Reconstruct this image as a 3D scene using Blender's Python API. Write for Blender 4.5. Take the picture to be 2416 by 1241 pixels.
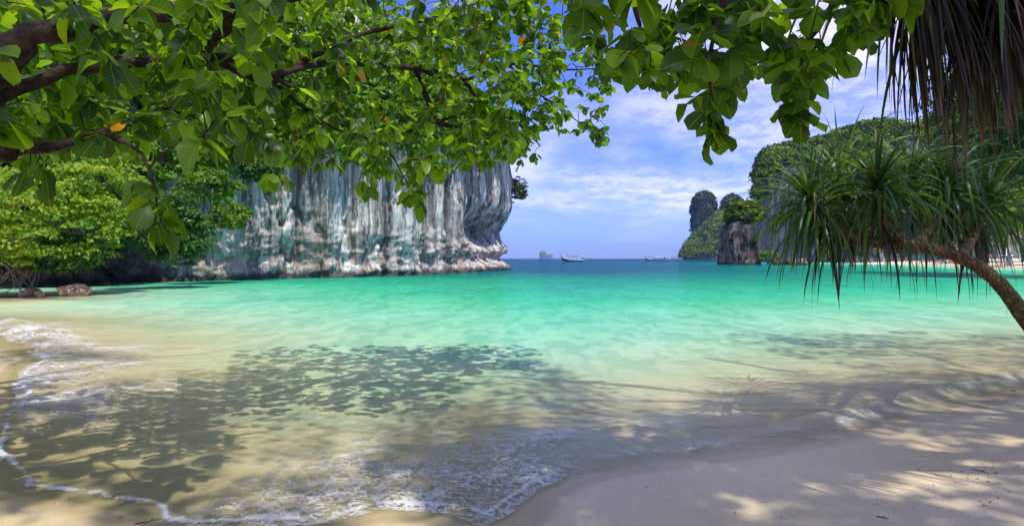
import bpy, math, random
import numpy as np
from mathutils import Vector, Matrix

for o in list(bpy.data.objects):
    bpy.data.objects.remove(o)
SC = bpy.context.scene
COL = SC.collection
rng = np.random.default_rng(7)
random.seed(7)

# ------------------------------------------------------------------ camera
H_EYE = 1.6
FPX = 1440.0            # focal length in photo pixels (photo 2416 wide)
PX0, PY0 = 1208.0, 610.0
cam_d = bpy.data.cameras.new('camera')
cam_d.sensor_width = 36.0
cam_d.lens = 36.0 * FPX / 2416.0
cam_d.shift_y = -10.5 / 2416.0
cam_d.clip_start = 0.05
cam_d.clip_end = 60000
cam = bpy.data.objects.new('camera', cam_d)
cam.location = (0, 0, H_EYE)
cam.rotation_euler = (math.radians(90), 0, 0)
COL.objects.link(cam)
SC.camera = cam

# ------------------------------------------------------------------ sky and sun
SUN = Vector((0.24, -0.31, 0.92)).normalized()      # towards the sun
world = bpy.data.worlds.new('World')
SC.world = world
world.use_nodes = True
wt = world.node_tree
wt.nodes.clear()
def wn(t, **kw):
    n = wt.nodes.new(t)
    for k, v in kw.items():
        setattr(n, k, v)
    return n
sky = wn('ShaderNodeTexSky', sky_type='NISHITA', sun_disc=False)
sky.sun_elevation = math.asin(SUN.z)
sky.sun_rotation = math.atan2(SUN.x, SUN.y)
sky.air_density = 1.0
sky.dust_density = 0.3
sky.ozone_density = 5.0
geo = wn('ShaderNodeTexCoord')
sep = wn('ShaderNodeSeparateXYZ')
wt.links.new(geo.outputs['Generated'], sep.inputs[0])
def wmath(op, a, b=None, c=None):
    n = wn('ShaderNodeMath', operation=op)
    for i, v in enumerate((a, b, c)):
        if v is None: continue
        if isinstance(v, (int, float)): n.inputs[i].default_value = v
        else: wt.links.new(v, n.inputs[i])
    return n.outputs[0]
zz = wmath('ADD', wmath('MAXIMUM', sep.outputs[2], 0.0), 0.22)
cu = wmath('DIVIDE', sep.outputs[0], zz)
cv = wmath('DIVIDE', sep.outputs[1], zz)
comb = wn('ShaderNodeCombineXYZ')
wt.links.new(cu, comb.inputs[0]); wt.links.new(cv, comb.inputs[1])
def wnoise(scale, detail, rough, off, dist=0.0, stretch=(1, 1, 1)):
    mp = wn('ShaderNodeMapping')
    mp.inputs['Location'].default_value = off
    mp.inputs['Scale'].default_value = stretch
    wt.links.new(comb.outputs[0], mp.inputs[0])
    n = wn('ShaderNodeTexNoise')
    n.inputs['Scale'].default_value = scale
    n.inputs['Detail'].default_value = detail
    n.inputs['Roughness'].default_value = rough
    n.inputs['Distortion'].default_value = dist
    wt.links.new(mp.outputs[0], n.inputs['Vector'])
    return n.outputs[0]
def wramp(x, lo, hi):
    n = wn('ShaderNodeMapRange', interpolation_type='SMOOTHSTEP')
    wt.links.new(x, n.inputs[0])
    n.inputs[1].default_value = lo; n.inputs[2].default_value = hi
    return n.outputs[0]
CLOUD_OFF = (3.0, 7.0, 0.0)
big = wramp(wnoise(0.55, 4, 0.5, CLOUD_OFF, 0.3), 0.44, 0.66)            # broad soft cloud
puffs = wramp(wnoise(9.0, 5, 0.6, (1.0, 2.0, 0), 0.2), 0.36, 0.62)        # small altocumulus
veil = wramp(wnoise(1.3, 4, 0.5, (7.3, 3.1, 0), 0.5), 0.42, 0.80)
c1 = wmath('MULTIPLY', big, wmath('ADD', wmath('MULTIPLY', puffs, 0.62), 0.38))
c2 = wmath('MULTIPLY', veil, 0.5)
cl = wmath('MINIMUM', wmath('ADD', c1, c2), 1.0)
cl = wmath('MULTIPLY', cl, wramp(sep.outputs[2], -0.01, 0.12))
mixc = wn('ShaderNodeMix', data_type='RGBA')
wt.links.new(wmath('MULTIPLY', cl, 0.85), mixc.inputs[0])
tint = wn('ShaderNodeMix', data_type='RGBA', blend_type='MULTIPLY')
tint.inputs[0].default_value = 1.0
wt.links.new(sky.outputs[0], tint.inputs[6])
tint.inputs[7].default_value = (0.32, 0.385, 0.80, 1)
wt.links.new(tint.outputs[2], mixc.inputs[6])
mixc.inputs[7].default_value = (5.0, 4.75, 5.0, 1)
bg = wn('ShaderNodeBackground')
bg.inputs['Strength'].default_value = 0.15
wt.links.new(mixc.outputs[2], bg.inputs['Color'])
wo = wn('ShaderNodeOutputWorld')
wt.links.new(bg.outputs[0], wo.inputs['Surface'])

sun_d = bpy.data.lights.new('sun', 'SUN')
sun_d.energy = 2.6
sun_d.angle = math.radians(0.53)
sun_d.color = (1.0, 0.96, 0.89)
sun = bpy.data.objects.new('sun', sun_d)
sun.rotation_euler = SUN.to_track_quat('Z', 'Y').to_euler()
sun.location = (10, -10, 40)
COL.objects.link(sun)

SC.view_settings.view_transform = 'Standard'
SC.view_settings.look = 'None'
SC.view_settings.gamma = 1.0
SC.view_settings.use_curve_mapping = False
SC.view_settings.exposure = 0.88
SC.render.engine = 'CYCLES'
cy = SC.cycles
cy.use_denoising = True
cy.use_adaptive_sampling = True
cy.adaptive_threshold = 0.025
cy.max_bounces = 7
cy.diffuse_bounces = 4
cy.glossy_bounces = 3
cy.transmission_bounces = 4
cy.transparent_max_bounces = 16
cy.volume_bounces = 0
cy.sample_clamp_indirect = 6.0
cy.caustics_reflective = False
cy.caustics_refractive = False

# ------------------------------------------------------------------ helpers
def at(px, py, Y):
    return np.array([(px - PX0) * Y / FPX, Y, H_EYE + (PY0 - py) * Y / FPX])
def on_water(px, py):
    Y = H_EYE * FPX / (py - PY0)
    return np.array([(px - PX0) * Y / FPX, Y])
def hash3(ix, iy, iz, seed=0):
    h = (ix.astype(np.int64) * 374761393 + iy.astype(np.int64) * 668265263 + iz.astype(np.int64) * 2147483647 + seed * 1274126177) & 0xFFFFFFFF
    h = ((h ^ (h >> 13)) * 1274126177) & 0xFFFFFFFF
    h = ((h ^ (h >> 16)) * 2246822519) & 0xFFFFFFFF
    return ((h ^ (h >> 15)) & 0xFFFFFF) / float(0xFFFFFF)
def vnoise(p, seed=0):
    i = np.floor(p); f = p - i
    u = f * f * f * (f * (f * 6 - 15) + 10)
    r = 0
    for dx in (0, 1):
        for dy in (0, 1):
            for dz in (0, 1):
                w = (u[:, 0] if dx else 1 - u[:, 0]) * (u[:, 1] if dy else 1 - u[:, 1]) * (u[:, 2] if dz else 1 - u[:, 2])
                r = r + w * hash3(i[:, 0] + dx, i[:, 1] + dy, i[:, 2] + dz, seed)
    return r
def fbm(p, oc=4, seed=0, gain=0.5):
    r = 0; a = 1.0; t = 0
    for k in range(oc):
        r = r + a * (vnoise(p * 2.0 ** k, seed + k) - 0.5); t += a; a *= gain
    return r / t * 2
def smooth(x, a, b):
    t = np.clip((x - a) / (b - a), 0, 1)
    return t * t * (3 - 2 * t)

def mesh_data(name, V, F, mat, smooth_sh=False, attrs=None, uv=None):
    V = np.asarray(V, dtype=np.float32).reshape(-1, 3)
    Fs = F if isinstance(F, list) else [F]
    Fs = [np.asarray(f, dtype=np.int32) for f in Fs if len(f)]
    me = bpy.data.meshes.new(name)
    me.vertices.add(len(V)); me.vertices.foreach_set('co', V.ravel())
    nl = sum(f.size for f in Fs); npol = sum(len(f) for f in Fs)
    me.loops.add(nl); me.polygons.add(npol)
    loops = np.concatenate([f.ravel() for f in Fs])
    tot = np.concatenate([np.full(len(f), f.shape[1], np.int32) for f in Fs])
    st = np.concatenate([[0], np.cumsum(tot)[:-1]]).astype(np.int32)
    me.loops.foreach_set('vertex_index', loops)
    me.polygons.foreach_set('loop_start', st)
    me.polygons.foreach_set('loop_total', tot)
    if smooth_sh:
        me.polygons.foreach_set('use_smooth', np.ones(npol, dtype=bool))
    me.update(calc_edges=True)
    me.validate()
    for k, a in (attrs or {}).items():
        at_ = me.attributes.new(k, 'FLOAT', 'POINT')
        at_.data.foreach_set('value', np.asarray(a, dtype=np.float32).ravel())
    if uv is not None:
        l = me.uv_layers.new(name='UVMap')
        l.data.foreach_set('uv', np.asarray(uv, dtype=np.float32)[loops].ravel())
    for m in (mat if isinstance(mat, (list, tuple)) else [mat]):
        me.materials.append(m)
    return me
def link(name, data, parent=None, label=None, cat=None, group=None, kind=None):
    o = bpy.data.objects.new(name, data)
    COL.objects.link(o)
    if parent is not None: o.parent = parent
    if label: o['label'] = label
    if cat: o['category'] = cat
    if group: o['group'] = group
    if kind: o['kind'] = kind
    return o
def mk(name, V, F, mat, parent=None, smooth_sh=False, attrs=None, uv=None, **tags):
    return link(name, mesh_data(name, V, F, mat, smooth_sh, attrs, uv), parent, **tags)
def root(name, loc, label, cat, group=None):
    o = link(name, None, None, label, cat, group)
    o.location = [float(v) for v in loc]
    bpy.context.view_layer.update()
    return o
def local(V, o):                     # world points -> the local frame of an unrotated root
    return np.asarray(V, dtype=np.float64).reshape(-1, 3) - np.array(o.location)

class MB:                            # collects pieces of ONE mesh
    def __init__(s): s.V = []; s.F = {3: [], 4: []}; s.n = 0; s.A = []
    def add(s, V, F, a=0.0):
        V = np.asarray(V, dtype=np.float64).reshape(-1, 3)
        F = np.asarray(F, dtype=np.int64)
        s.V.append(V); s.F[F.shape[1]].append(F + s.n); s.n += len(V)
        s.A.append(np.full(len(V), a))
    def box(s, c, d, rz=0.0):
        x, y, z = np.array(d) / 2.0
        P = np.array([[i, j, k] for i in (-x, x) for j in (-y, y) for k in (-z, z)])
        cr, sr = math.cos(rz), math.sin(rz)
        P = P @ np.array([[cr, sr, 0], [-sr, cr, 0], [0, 0, 1]]) + np.array(c)
        s.add(P, [[0, 1, 3, 2], [4, 6, 7, 5], [0, 4, 5, 1], [2, 3, 7, 6], [0, 2, 6, 4], [1, 5, 7, 3]])
    def tube(s, pts, rad, n=8, a=0.0, cap=True):
        V, F, T = tube(pts, rad, n)
        s.add(V, F, a)
        if cap:
            for q, rng_ in ((0, range(n)), (len(pts) - 1, range(n))):
                base = s.n - len(V)
                c = len(V)
                s.V[-1] = np.vstack([s.V[-1], np.mean(V[q * n:(q + 1) * n], 0)])
                s.A[-1] = np.append(s.A[-1], a)
                s.F[3].append(np.array([[base + q * n + i, base + q * n + (i + 1) % n, s.n] for i in rng_]))
                s.n += 1
                V = s.V[-1]
    def grid(s, P):                  # P: (m, n, 3)
        m, n = P.shape[:2]
        s.add(P.reshape(-1, 3), grid_faces(m, n))
    def build(s, name, mat, parent=None, smooth_sh=False, off=None, **tags):
        V = np.vstack(s.V)
        if off is not None: V = V - np.array(off)
        F = [np.vstack(f) for f in (s.F[3], s.F[4]) if f]
        return mk(name, V, F, mat, parent, smooth_sh, {'rnd': np.concatenate(s.A)}, **tags)
def grid_faces(m, n, wrap=False):
    i = np.arange(m - 1)[:, None]; j = np.arange(n if wrap else n - 1)[None]
    j2 = (j + 1) % n
    return np.stack([i * n + j, i * n + j2, (i + 1) * n + j2, (i + 1) * n + j], -1).reshape(-1, 4)
def tube(pts, rad, n=8):
    P = np.asarray(pts, dtype=np.float64); R = np.broadcast_to(np.asarray(rad, dtype=np.float64), (len(P),))
    T = np.gradient(P, axis=0); T /= np.linalg.norm(T, axis=1)[:, None] + 1e-12
    ref = np.array([0.13, 0.21, 1.0]) if abs(T[0, 2]) < 0.9 else np.array([1.0, 0.1, 0.0])
    A = np.zeros_like(P); u = np.cross(T[0], ref); u /= np.linalg.norm(u)
    for k in range(len(P)):
        u = u - T[k] * np.dot(u, T[k]); u /= np.linalg.norm(u) + 1e-12
        A[k] = u
    B = np.cross(T, A)
    th = np.arange(n) / n * 2 * math.pi
    V = P[:, None] + R[:, None, None] * (A[:, None] * np.cos(th)[None, :, None] + B[:, None] * np.sin(th)[None, :, None])
    return V.reshape(-1, 3), grid_faces(len(P), n, True), T
def spline(pts, m):
    P = np.asarray(pts, dtype=np.float64)
    Q = np.vstack([2 * P[0] - P[1], P, 2 * P[-1] - P[-2]])
    out = []
    seg = len(P) - 1
    for t in np.linspace(0, seg - 1e-9, m):
        k = int(t); f = t - k
        a, b, c, d = Q[k], Q[k + 1], Q[k + 2], Q[k + 3]
        out.append(0.5 * ((2 * b) + (-a + c) * f + (2 * a - 5 * b + 4 * c - d) * f * f + (-a + 3 * b - 3 * c + d) * f ** 3))
    return np.array(out)

# ------------------------------------------------------------------ materials
class NT:
    def __init__(s, name):
        s.m = bpy.data.materials.new(name); s.m.use_nodes = True
        s.t = s.m.node_tree; s.t.nodes.clear()
        s.out = s.t.nodes.new('ShaderNodeOutputMaterial')
    def n(s, typ, ins=None, **kw):
        nd = s.t.nodes.new(typ)
        for k, v in kw.items(): setattr(nd, k, v)
        for k, v in (ins or {}).items():
            sock = nd.inputs[k]
            if hasattr(v, 'is_linked') or isinstance(v, bpy.types.NodeSocket): s.t.links.new(v, sock)
            else: sock.default_value = v
        return nd
    def math(s, op, a, b=0.0, clamp=False):
        return s.n('ShaderNodeMath', {0: a, 1: b}, operation=op, use_clamp=clamp).outputs[0]
    def noise(s, vec, scale, detail=4, rough=0.55, dist=0.0):
        return s.n('ShaderNodeTexNoise', {'Vector': vec, 'Scale': scale, 'Detail': detail, 'Roughness': rough, 'Distortion': dist}).outputs[0]
    def pos(s): return s.n('ShaderNodeNewGeometry').outputs['Position']
    def mapv(s, vec, scale=(1, 1, 1), loc=(0, 0, 0)):
        return s.n('ShaderNodeMapping', {'Vector': vec, 'Scale': scale, 'Location': loc}).outputs[0]
    def ramp(s, x, stops, interp='LINEAR'):
        nd = s.n('ShaderNodeValToRGB', {0: x})
        cr = nd.color_ramp; cr.interpolation = interp
        while len(cr.elements) < len(stops): cr.elements.new(0.5)
        for e, (p, c) in zip(cr.elements, stops):
            e.position = p; e.color = tuple(c) + ((1,) if len(c) == 3 else ())
        return nd.outputs[0]
    def range(s, x, lo, hi, a=0.0, b=1.0):
        return s.n('ShaderNodeMapRange', {0: x, 1: lo, 2: hi, 3: a, 4: b}, interpolation_type='SMOOTHSTEP').outputs[0]
    def mix(s, f, a, b, bt='MIX'):
        return s.n('ShaderNodeMix', {0: f, 6: a, 7: b}, data_type='RGBA', blend_type=bt).outputs[2]
    def attr(s, name): return s.n('ShaderNodeAttribute', attribute_name=name).outputs['Fac']
    def bump(s, h, strength, dist, normal=None):
        ins = {'Height': h, 'Strength': strength, 'Distance': dist}
        if normal is not None: ins['Normal'] = normal
        return s.n('ShaderNodeBump', ins).outputs[0]
    def pbr(s, col, rough=0.7, spec=0.4, normal=None, metal=0.0):
        ins = {'Base Color': col, 'Roughness': rough, 'Specular IOR Level': spec, 'Metallic': metal}
        if normal is not None: ins['Normal'] = normal
        return s.n('ShaderNodeBsdfPrincipled', ins).outputs[0]
    def done(s, surf):
        s.t.links.new(surf, s.out.inputs['Surface']); return s.m
def rgb(*c): return tuple(c) + (1.0,)

def flat_mat(name, col, rough=0.5, spec=0.4, var=0.12, scale=6.0, metal=0.0):
    t = NT(name)
    p = t.pos()
    n = t.noise(p, scale, 5)
    c = t.mix(t.range(n, 0.3, 0.7), rgb(*[v * (1 - var) for v in col]), rgb(*[min(1, v * (1 + var)) for v in col]))
    return t.done(t.pbr(c, rough, spec, metal=metal))

def leaf_mat(name, stops, trans=0.45, rough=0.42, veins=False, tcol=(1.25, 1.25, 0.5), spec=0.4):
    t = NT(name)
    r = t.attr('rnd')
    col = t.ramp(r, stops)
    norm = None
    if veins:
        uv = t.n('ShaderNodeUVMap').outputs[0]
        sx = t.n('ShaderNodeSeparateXYZ', {0: uv})
        ax = t.math('ABSOLUTE', t.math('SUBTRACT', sx.outputs[0], 0.5))
        rib = t.range(ax, 0.012, 0.035, 1.0, 0.0)
        wv = t.math('SINE', t.math('MULTIPLY', t.math('SUBTRACT', sx.outputs[1], t.math('MULTIPLY', ax, 0.55)), 58.0))
        lat = t.range(wv, 0.80, 1.0)
        v = t.math('MAXIMUM', rib, t.math('MULTIPLY', lat, 0.55))
        blot = t.range(t.noise(t.pos(), 22.0, 3), 0.35, 0.75)
        col = t.mix(t.math('MULTIPLY', blot, 0.35), col, t.mix(1.0, col, rgb(0.55, 0.62, 0.5), 'MULTIPLY'))
        spots = t.range(t.noise(t.pos(), 70.0, 2), 0.72, 0.76)
        col = t.mix(t.math('MULTIPLY', spots, 0.8), col, rgb(0.07, 0.035, 0.012))
        col = t.mix(t.math('MULTIPLY', v, 0.45), col, rgb(0.16, 0.22, 0.06))
        norm = t.bump(v, 0.35, 0.004)
    p = t.pbr(col, rough, spec, norm)
    tc = t.mix(1.0, col, rgb(*tcol), 'MULTIPLY')
    tr = t.n('ShaderNodeBsdfTranslucent', {'Color': tc}).outputs[0]
    return t.done(t.n('ShaderNodeMixShader', {0: trans, 1: p, 2: tr}).outputs[0])

def bark_mat(name, a, b, scale=9.0, stretch=0.3):
    t = NT(name)
    p = t.pos()
    n = t.noise(t.mapv(p, (1, 1, stretch)), scale, 6, 0.65)
    n2 = t.noise(p, scale * 6, 3)
    c = t.mix(t.range(n, 0.3, 0.7), rgb(*a), rgb(*b))
    return t.done(t.pbr(c, 0.85, 0.2, t.bump(t.math('ADD', n, t.math('MULTIPLY', n2, 0.4)), 0.6, 0.02)))

# ------------------------------------------------------------------ ground, water, foam
SHORE = [(-70, 34), (-42, 28.5), (-30, 25.5), (-21, 24.6), (-19.6, 23.6), (-22, 20.5), (-21, 17.8), (-14.5, 15.3), (-12, 13.9), (-9.2, 11.3), (-7.4, 9.7),
         (-6.9, 8.6), (-5.75, 7.2), (-5.1, 6.1), (-4.4, 5.2), (-3.87, 4.62), (-3.4, 4.27), (-2.82, 4.10), (-2.32, 3.92), (-2.1, 3.70), (-1.68, 3.72), (-1.2, 3.76),
         (-0.85, 3.96), (-0.57, 3.93), (-0.34, 3.86), (-0.17, 3.67), (-0.05, 3.80), (0.12, 4.26), (0.42, 4.59), (0.97, 4.8), (1.74, 5.1), (2.62, 5.46),
         (3.74, 6.03), (4.87, 6.73), (6.33, 7.55), (9, 8.9), (15, 11), (28, 17), (45, 28), (62, 45), (75, 70), (84, 100), (92, 121), (101, 140), (106, 159),
         (99, 177), (112, 205), (140, 235), (320, 300)]
LAND = np.array(SHORE + [(320, -120), (-120, -120), (-120, 40)], dtype=np.float64)
def shore_sd(X, Y):
    """signed distance to the water's edge, positive on the water"""
    P = np.stack([X, Y], -1)
    d2 = np.full(len(P), 1e18); inside = np.zeros(len(P), bool)
    n = len(LAND); ns = len(SHORE)
    for k in range(n):
        a, b = LAND[k], LAND[(k + 1) % n]
        e = b - a
        if k < ns - 1:
            w = P - a
            t = np.clip((w @ e) / (e @ e), 0, 1)
            q = w - t[:, None] * e
            d2 = np.minimum(d2, (q * q).sum(1))
        c = ((a[1] <= P[:, 1]) & (b[1] > P[:, 1])) | ((b[1] <= P[:, 1]) & (a[1] > P[:, 1]))
        with np.errstate(divide='ignore', invalid='ignore'):
            xi = a[0] + (P[:, 1] - a[1]) / (b[1] - a[1] if b[1] != a[1] else 1e-9) * e[0]
        inside ^= c & (P[:, 0] < xi)
    d = np.sqrt(d2)
    return np.where(inside, -d, d)
def ground_z(X, Y, s=None):
    if s is None: s = shore_sd(X, Y)
    P3 = np.stack([X, Y, np.zeros_like(X)], -1)
    rag = 0.10 * fbm(P3 * 1.3, 3, 5) * np.exp(-np.abs(s) / 2.0)          # ragged swash edge
    s2 = s + rag
    zs = -np.interp(s2, [0, 1, 3, 6, 10, 20, 35, 60, 120, 1000, 9000], [0, .04, .24, .70, 1.25, 2.1, 3.2, 5.4, 9, 14, 18])
    zl = np.interp(-s2, [0, 1, 4, 10, 30, 100], [0, .035, .15, .5, 1.3, 3.0])
    z = np.where(s2 > 0, zs, zl)
    z = z + 0.012 * fbm(P3 * 0.9, 3, 11) * smooth(np.abs(s2), 0.0, 1.0) * np.exp(-np.hypot(X, Y) / 60)
    return z
def polar(rmin, rmax, nr, ths):
    r = np.geomspace(rmin, rmax, nr)
    R, T = np.meshgrid(r, ths, indexing='ij')
    return (R * np.sin(T)).ravel(), (R * np.cos(T)).ravel(), nr, len(ths)

# sand and sea bed: one sheet, fine in front of the camera, coarse behind
th = np.concatenate([np.linspace(-math.pi, -1.1, 50)[:-1], np.linspace(-1.1, 1.1, 360), np.linspace(1.1, math.pi, 50)[1:]])
gx, gy, m, n = polar(0.25, 9000, 300, th)
gs = shore_sd(gx, gy)
gz = ground_z(gx, gy, gs)
t = NT('sand')
p = t.pos()
sd = t.attr('sd')
g1 = t.noise(p, 0.7, 4, 0.6); g2 = t.noise(p, 260.0, 2, 0.6); g3 = t.noise(p, 14.0, 5, 0.65)
dry = t.mix(t.range(g1, 0.3, 0.7), rgb(0.69, 0.55, 0.36), rgb(0.77, 0.64, 0.45))
wetc = t.mix(t.range(g1, 0.3, 0.7), rgb(0.61, 0.485, 0.27), rgb(0.68, 0.56, 0.34))
wet = t.range(t.math('ADD', sd, t.math('MULTIPLY', t.math('SUBTRACT', g1, 0.5), 1.2)), -1.9, -0.5)
col = t.mix(wet, dry, wetc)
soak = t.range(t.math('ADD', sd, t.math('MULTIPLY', t.math('SUBTRACT', g1, 0.5), 0.25)), -0.34, -0.22)
col = t.mix(t.math('MULTIPLY', soak, t.range(sd, 0.3, 1.5, 1.0, 0.0)), col, t.mix(1.0, col, rgb(0.72, 0.69, 0.64), 'MULTIPLY'))
col = t.mix(t.range(t.math('ADD', t.math('MULTIPLY', g2, 0.7), t.math('MULTIPLY', g3, 0.3)), 0.38, 0.66), t.mix(1.0, col, rgb(0.80, 0.78, 0.75), 'MULTIPLY'), col)
speck = t.range(t.noise(p, 95.0, 1), 0.745, 0.76)
col = t.mix(t.math('MULTIPLY', speck, 0.75), col, rgb(0.05, 0.035, 0.025))
# thin backwash rills, running down the slope
rill = t.noise(t.mapv(p, (2.6, 0.5, 1)), 1.6, 5, 0.6, 1.2)
hgt = t.math('ADD', t.math('MULTIPLY', g3, 0.6), t.math('ADD', t.math('MULTIPLY', rill, 1.2), t.math('MULTIPLY', g2, 0.12)))
mat_sand = t.done(t.pbr(col, t.range(wet, 0, 1, 0.85, 0.36), 0.35, t.bump(hgt, 0.35, 0.012)))
mk('ground', np.stack([gx, gy, gz], -1), grid_faces(m, n), mat_sand, smooth_sh=True, attrs={'sd': gs}, kind='structure')

# the sea
th = np.linspace(-1.2, 1.2, 430)
wx, wy, m, n = polar(1.6, 8800, 460, th)
ws = shore_sd(wx, wy)
wd = -ground_z(wx, wy, ws)
P3 = np.stack([wx, wy, np.zeros_like(wx)], -1)
dist = np.hypot(wx, wy)
# wavelet running up the right of the beach, a small breaker on the left, ripples elsewhere
wob = 0.10 * fbm(P3 * 0.8, 3, 21)
ridge = np.exp(-((ws - 0.34 - wob - 0.05 * smooth(wx, 2.6, 5)) / 0.13) ** 2) * smooth(wx, 1.6, 3.6) * (1 - smooth(wx, 12, 20))
brk_c = np.array([-9.3, 11.9])
brk = np.exp(-((ws - 0.45 - 3 * wob) / 0.42) ** 2) * smooth(wx, -14.5, -11.0) * (1 - smooth(wx, -8.6, -6.2)) * (wy > 7.5) * (wy < 15.5)
lip = smooth(ws, -0.02, 0.05) * (1 - smooth(ws, 0.05, 0.5)) * 0.010
amp = 0.012 * smooth(ws, 0.6, 5) + 0.02 * smooth(ws, 6, 30)
rip = fbm(P3 * np.array([0.9, 2.0, 1]), 3, 31) * amp * np.exp(-dist / 120)
wz = 0.004 + lip + 0.085 * ridge + 0.20 * brk * (0.7 + 0.6 * fbm(P3 * 2.2, 3, 4)) + rip
fmask = (ws > -0.25) | (wd > -0.03)
F = grid_faces(m, n)
F = F[fmask[F].all(1)]
t = NT('sea_water')
p = t.pos()
dep = t.attr('depth')
lg = t.math('DIVIDE', t.math('LOGARITHM', t.math('ADD', t.math('MULTIPLY', t.math('MAXIMUM', dep, 0.0), 10.0), 1.0), 10.0), 2.2)
jit = t.math('MULTIPLY', t.math('SUBTRACT', t.noise(t.mapv(p, (0.05, 0.12, 1)), 1.0, 4), 0.5), 0.12)
lg = t.math('ADD', lg, t.math('MULTIPLY', jit, lg))
def dp(d): return math.log10(d * 10 + 1) / 2.2
body = t.ramp(lg, [(0.0, (0.72, 0.68, 0.45)), (dp(.22), (0.63, 0.72, 0.42)), (dp(.50), (0.50, 0.70, 0.45)), (dp(.9), (0.29, 0.61, 0.38)), (dp(1.7), (0.045, 0.44, 0.23)), (dp(3.0), (0.006, 0.24, 0.15)), (dp(5.0), (0.003, 0.085, 0.135)), (dp(14.0), (0.002, 0.042, 0.12))])
opac = t.ramp(lg, [(0.0, (0, 0, 0)), (dp(.06), (.16, .16, .16)), (dp(.25), (.54, .54, .54)), (dp(.55), (.74, .74, .74)), (dp(1.3), (.97, .97, .97)), (dp(3), (1, 1, 1))])
r1 = t.noise(t.mapv(p, (1.0, 2.3, 1)), 2.6, 5, 0.55, 0.6)
r2 = t.noise(t.mapv(p, (1.0, 2.2, 1)), 0.45, 4, 0.55, 0.4)
r3 = t.noise(t.mapv(p, (1.0, 3.0, 1)), 0.06, 5, 0.6)
r4 = t.noise(t.mapv(p, (1.0, 0.42, 1)), 1.9, 3, 0.5, 0.8)
r5 = t.noise(t.mapv(p, (1.0, 0.30, 1), (3, 7, 0)), 0.42, 4, 0.55, 0.6)
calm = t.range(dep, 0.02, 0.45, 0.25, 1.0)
h = t.math('ADD', t.math('ADD', t.math('MULTIPLY', t.math('MULTIPLY', r1, calm), 0.10), t.math('MULTIPLY', t.math('MULTIPLY', r4, calm), 0.14)), t.math('ADD', t.math('MULTIPLY', r2, 0.36), t.math('MULTIPLY', r3, 1.2)))
nrm = t.bump(h, 0.8, 0.5)
# light and dark ripple streaks painted into the water's body colour
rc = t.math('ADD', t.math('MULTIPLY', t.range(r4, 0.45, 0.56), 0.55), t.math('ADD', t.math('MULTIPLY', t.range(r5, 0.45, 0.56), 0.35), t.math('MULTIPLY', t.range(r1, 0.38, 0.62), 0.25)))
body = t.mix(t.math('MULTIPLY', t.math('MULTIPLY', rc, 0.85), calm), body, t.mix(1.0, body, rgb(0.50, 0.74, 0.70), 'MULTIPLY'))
ridge_brown = t.attr('ridge_brown')  # wavelet browned for stirred sand and a painted reflection of the beach
body = t.mix(t.math('MULTIPLY', ridge_brown, 0.65), body, t.mix(t.range(t.noise(p, 18.0, 4, 0.7), 0.35, 0.65), rgb(0.22, 0.17, 0.09), rgb(0.40, 0.33, 0.20)))
opac = t.math('MAXIMUM', opac, t.math('MULTIPLY', ridge_brown, 0.7))
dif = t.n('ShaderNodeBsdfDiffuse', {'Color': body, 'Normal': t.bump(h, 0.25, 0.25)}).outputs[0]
tra = t.n('ShaderNodeBsdfTransparent', {'Color': rgb(0.94, 0.97, 0.92)}).outputs[0]
sub = t.n('ShaderNodeMixShader', {0: opac, 1: tra, 2: dif}).outputs[0]
glo = t.n('ShaderNodeBsdfGlossy', {'Color': rgb(0.9, 0.95, 1.0), 'Roughness': 0.04, 'Normal': nrm}).outputs[0]
fr = t.n('ShaderNodeFresnel', {'IOR': 1.33, 'Normal': nrm}).outputs[0]
fr = t.math('MULTIPLY', fr, 0.26)
mat_water = t.done(t.n('ShaderNodeMixShader', {0: fr, 1: sub, 2: glo}).outputs[0])
mk('water', np.stack([wx, wy, wz], -1), F, mat_water, smooth_sh=True, attrs={'depth': wd, 'ridge_brown': np.clip(np.exp(-((ws - 0.26 - wob) / 0.15) ** 2) * smooth(wx, 1.6, 3.4) * (1 - smooth(wx, 14, 22)), 0, 1)}, kind='structure')

# foam: a lacy sheet lying on the swash
th = np.linspace(-0.95, 0.95, 620)
fx, fy, m, n = polar(3.2, 19, 360, th)
fs = shore_sd(fx, fy)
P3 = np.stack([fx, fy, np.zeros_like(fx)], -1)
fpx = PX0 + FPX * fx / fy; fpy = PY0 + H_EYE * FPX / fy
fw = 0.10 * fbm(P3 * 0.8, 3, 21)
n1 = fbm(P3 * 1.6, 4, 41); n2 = fbm(P3 * 5.0, 3, 43)
rag = 0.10 * fbm(P3 * 1.3, 3, 5) * np.exp(-np.abs(fs) / 2.0)
e = fs + rag
cx = fx - 0.05
lace = smooth(cx, -2.6, -1.2) * (1 - smooth(cx, 0.25, 0.75)) * (1 - smooth(e, 0.75, 2.0)) * 0.50
lace2 = (1 - smooth(fx, -4.2, -2.6)) * (1 - smooth(e, 0.6, 2.6)) * smooth(fy, 4.9, 6.2) * 0.48
edge = np.exp(-((e - 0.03) / 0.034) ** 2) * (0.62 * (1 - smooth(fx, 0.2, 0.8)) + 0.20) * np.clip(0.85 + 0.8 * n1 + 0.7 * n2, 0, 1.3)
band = np.exp(-((e - 0.16) / 0.15) ** 2) * smooth(fx, 0.1, 0.8) * (1 - smooth(fx, 3.4, 5.0)) * 0.46
crest = np.exp(-((e - 0.40 - fw) / 0.07) ** 2) * smooth(fx, 3.2, 4.6) * (1 - smooth(fx, 12, 18)) * 0.34
brkf = np.exp(-((fs - 0.40 - 3 * fw) / 0.55) ** 2) * smooth(fx, -14.5, -11.5) * (1 - smooth(fx, -8.4, -6.0)) * (fy > 7.5) * 0.62 * (0.75 + 0.9 * n1)
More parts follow.
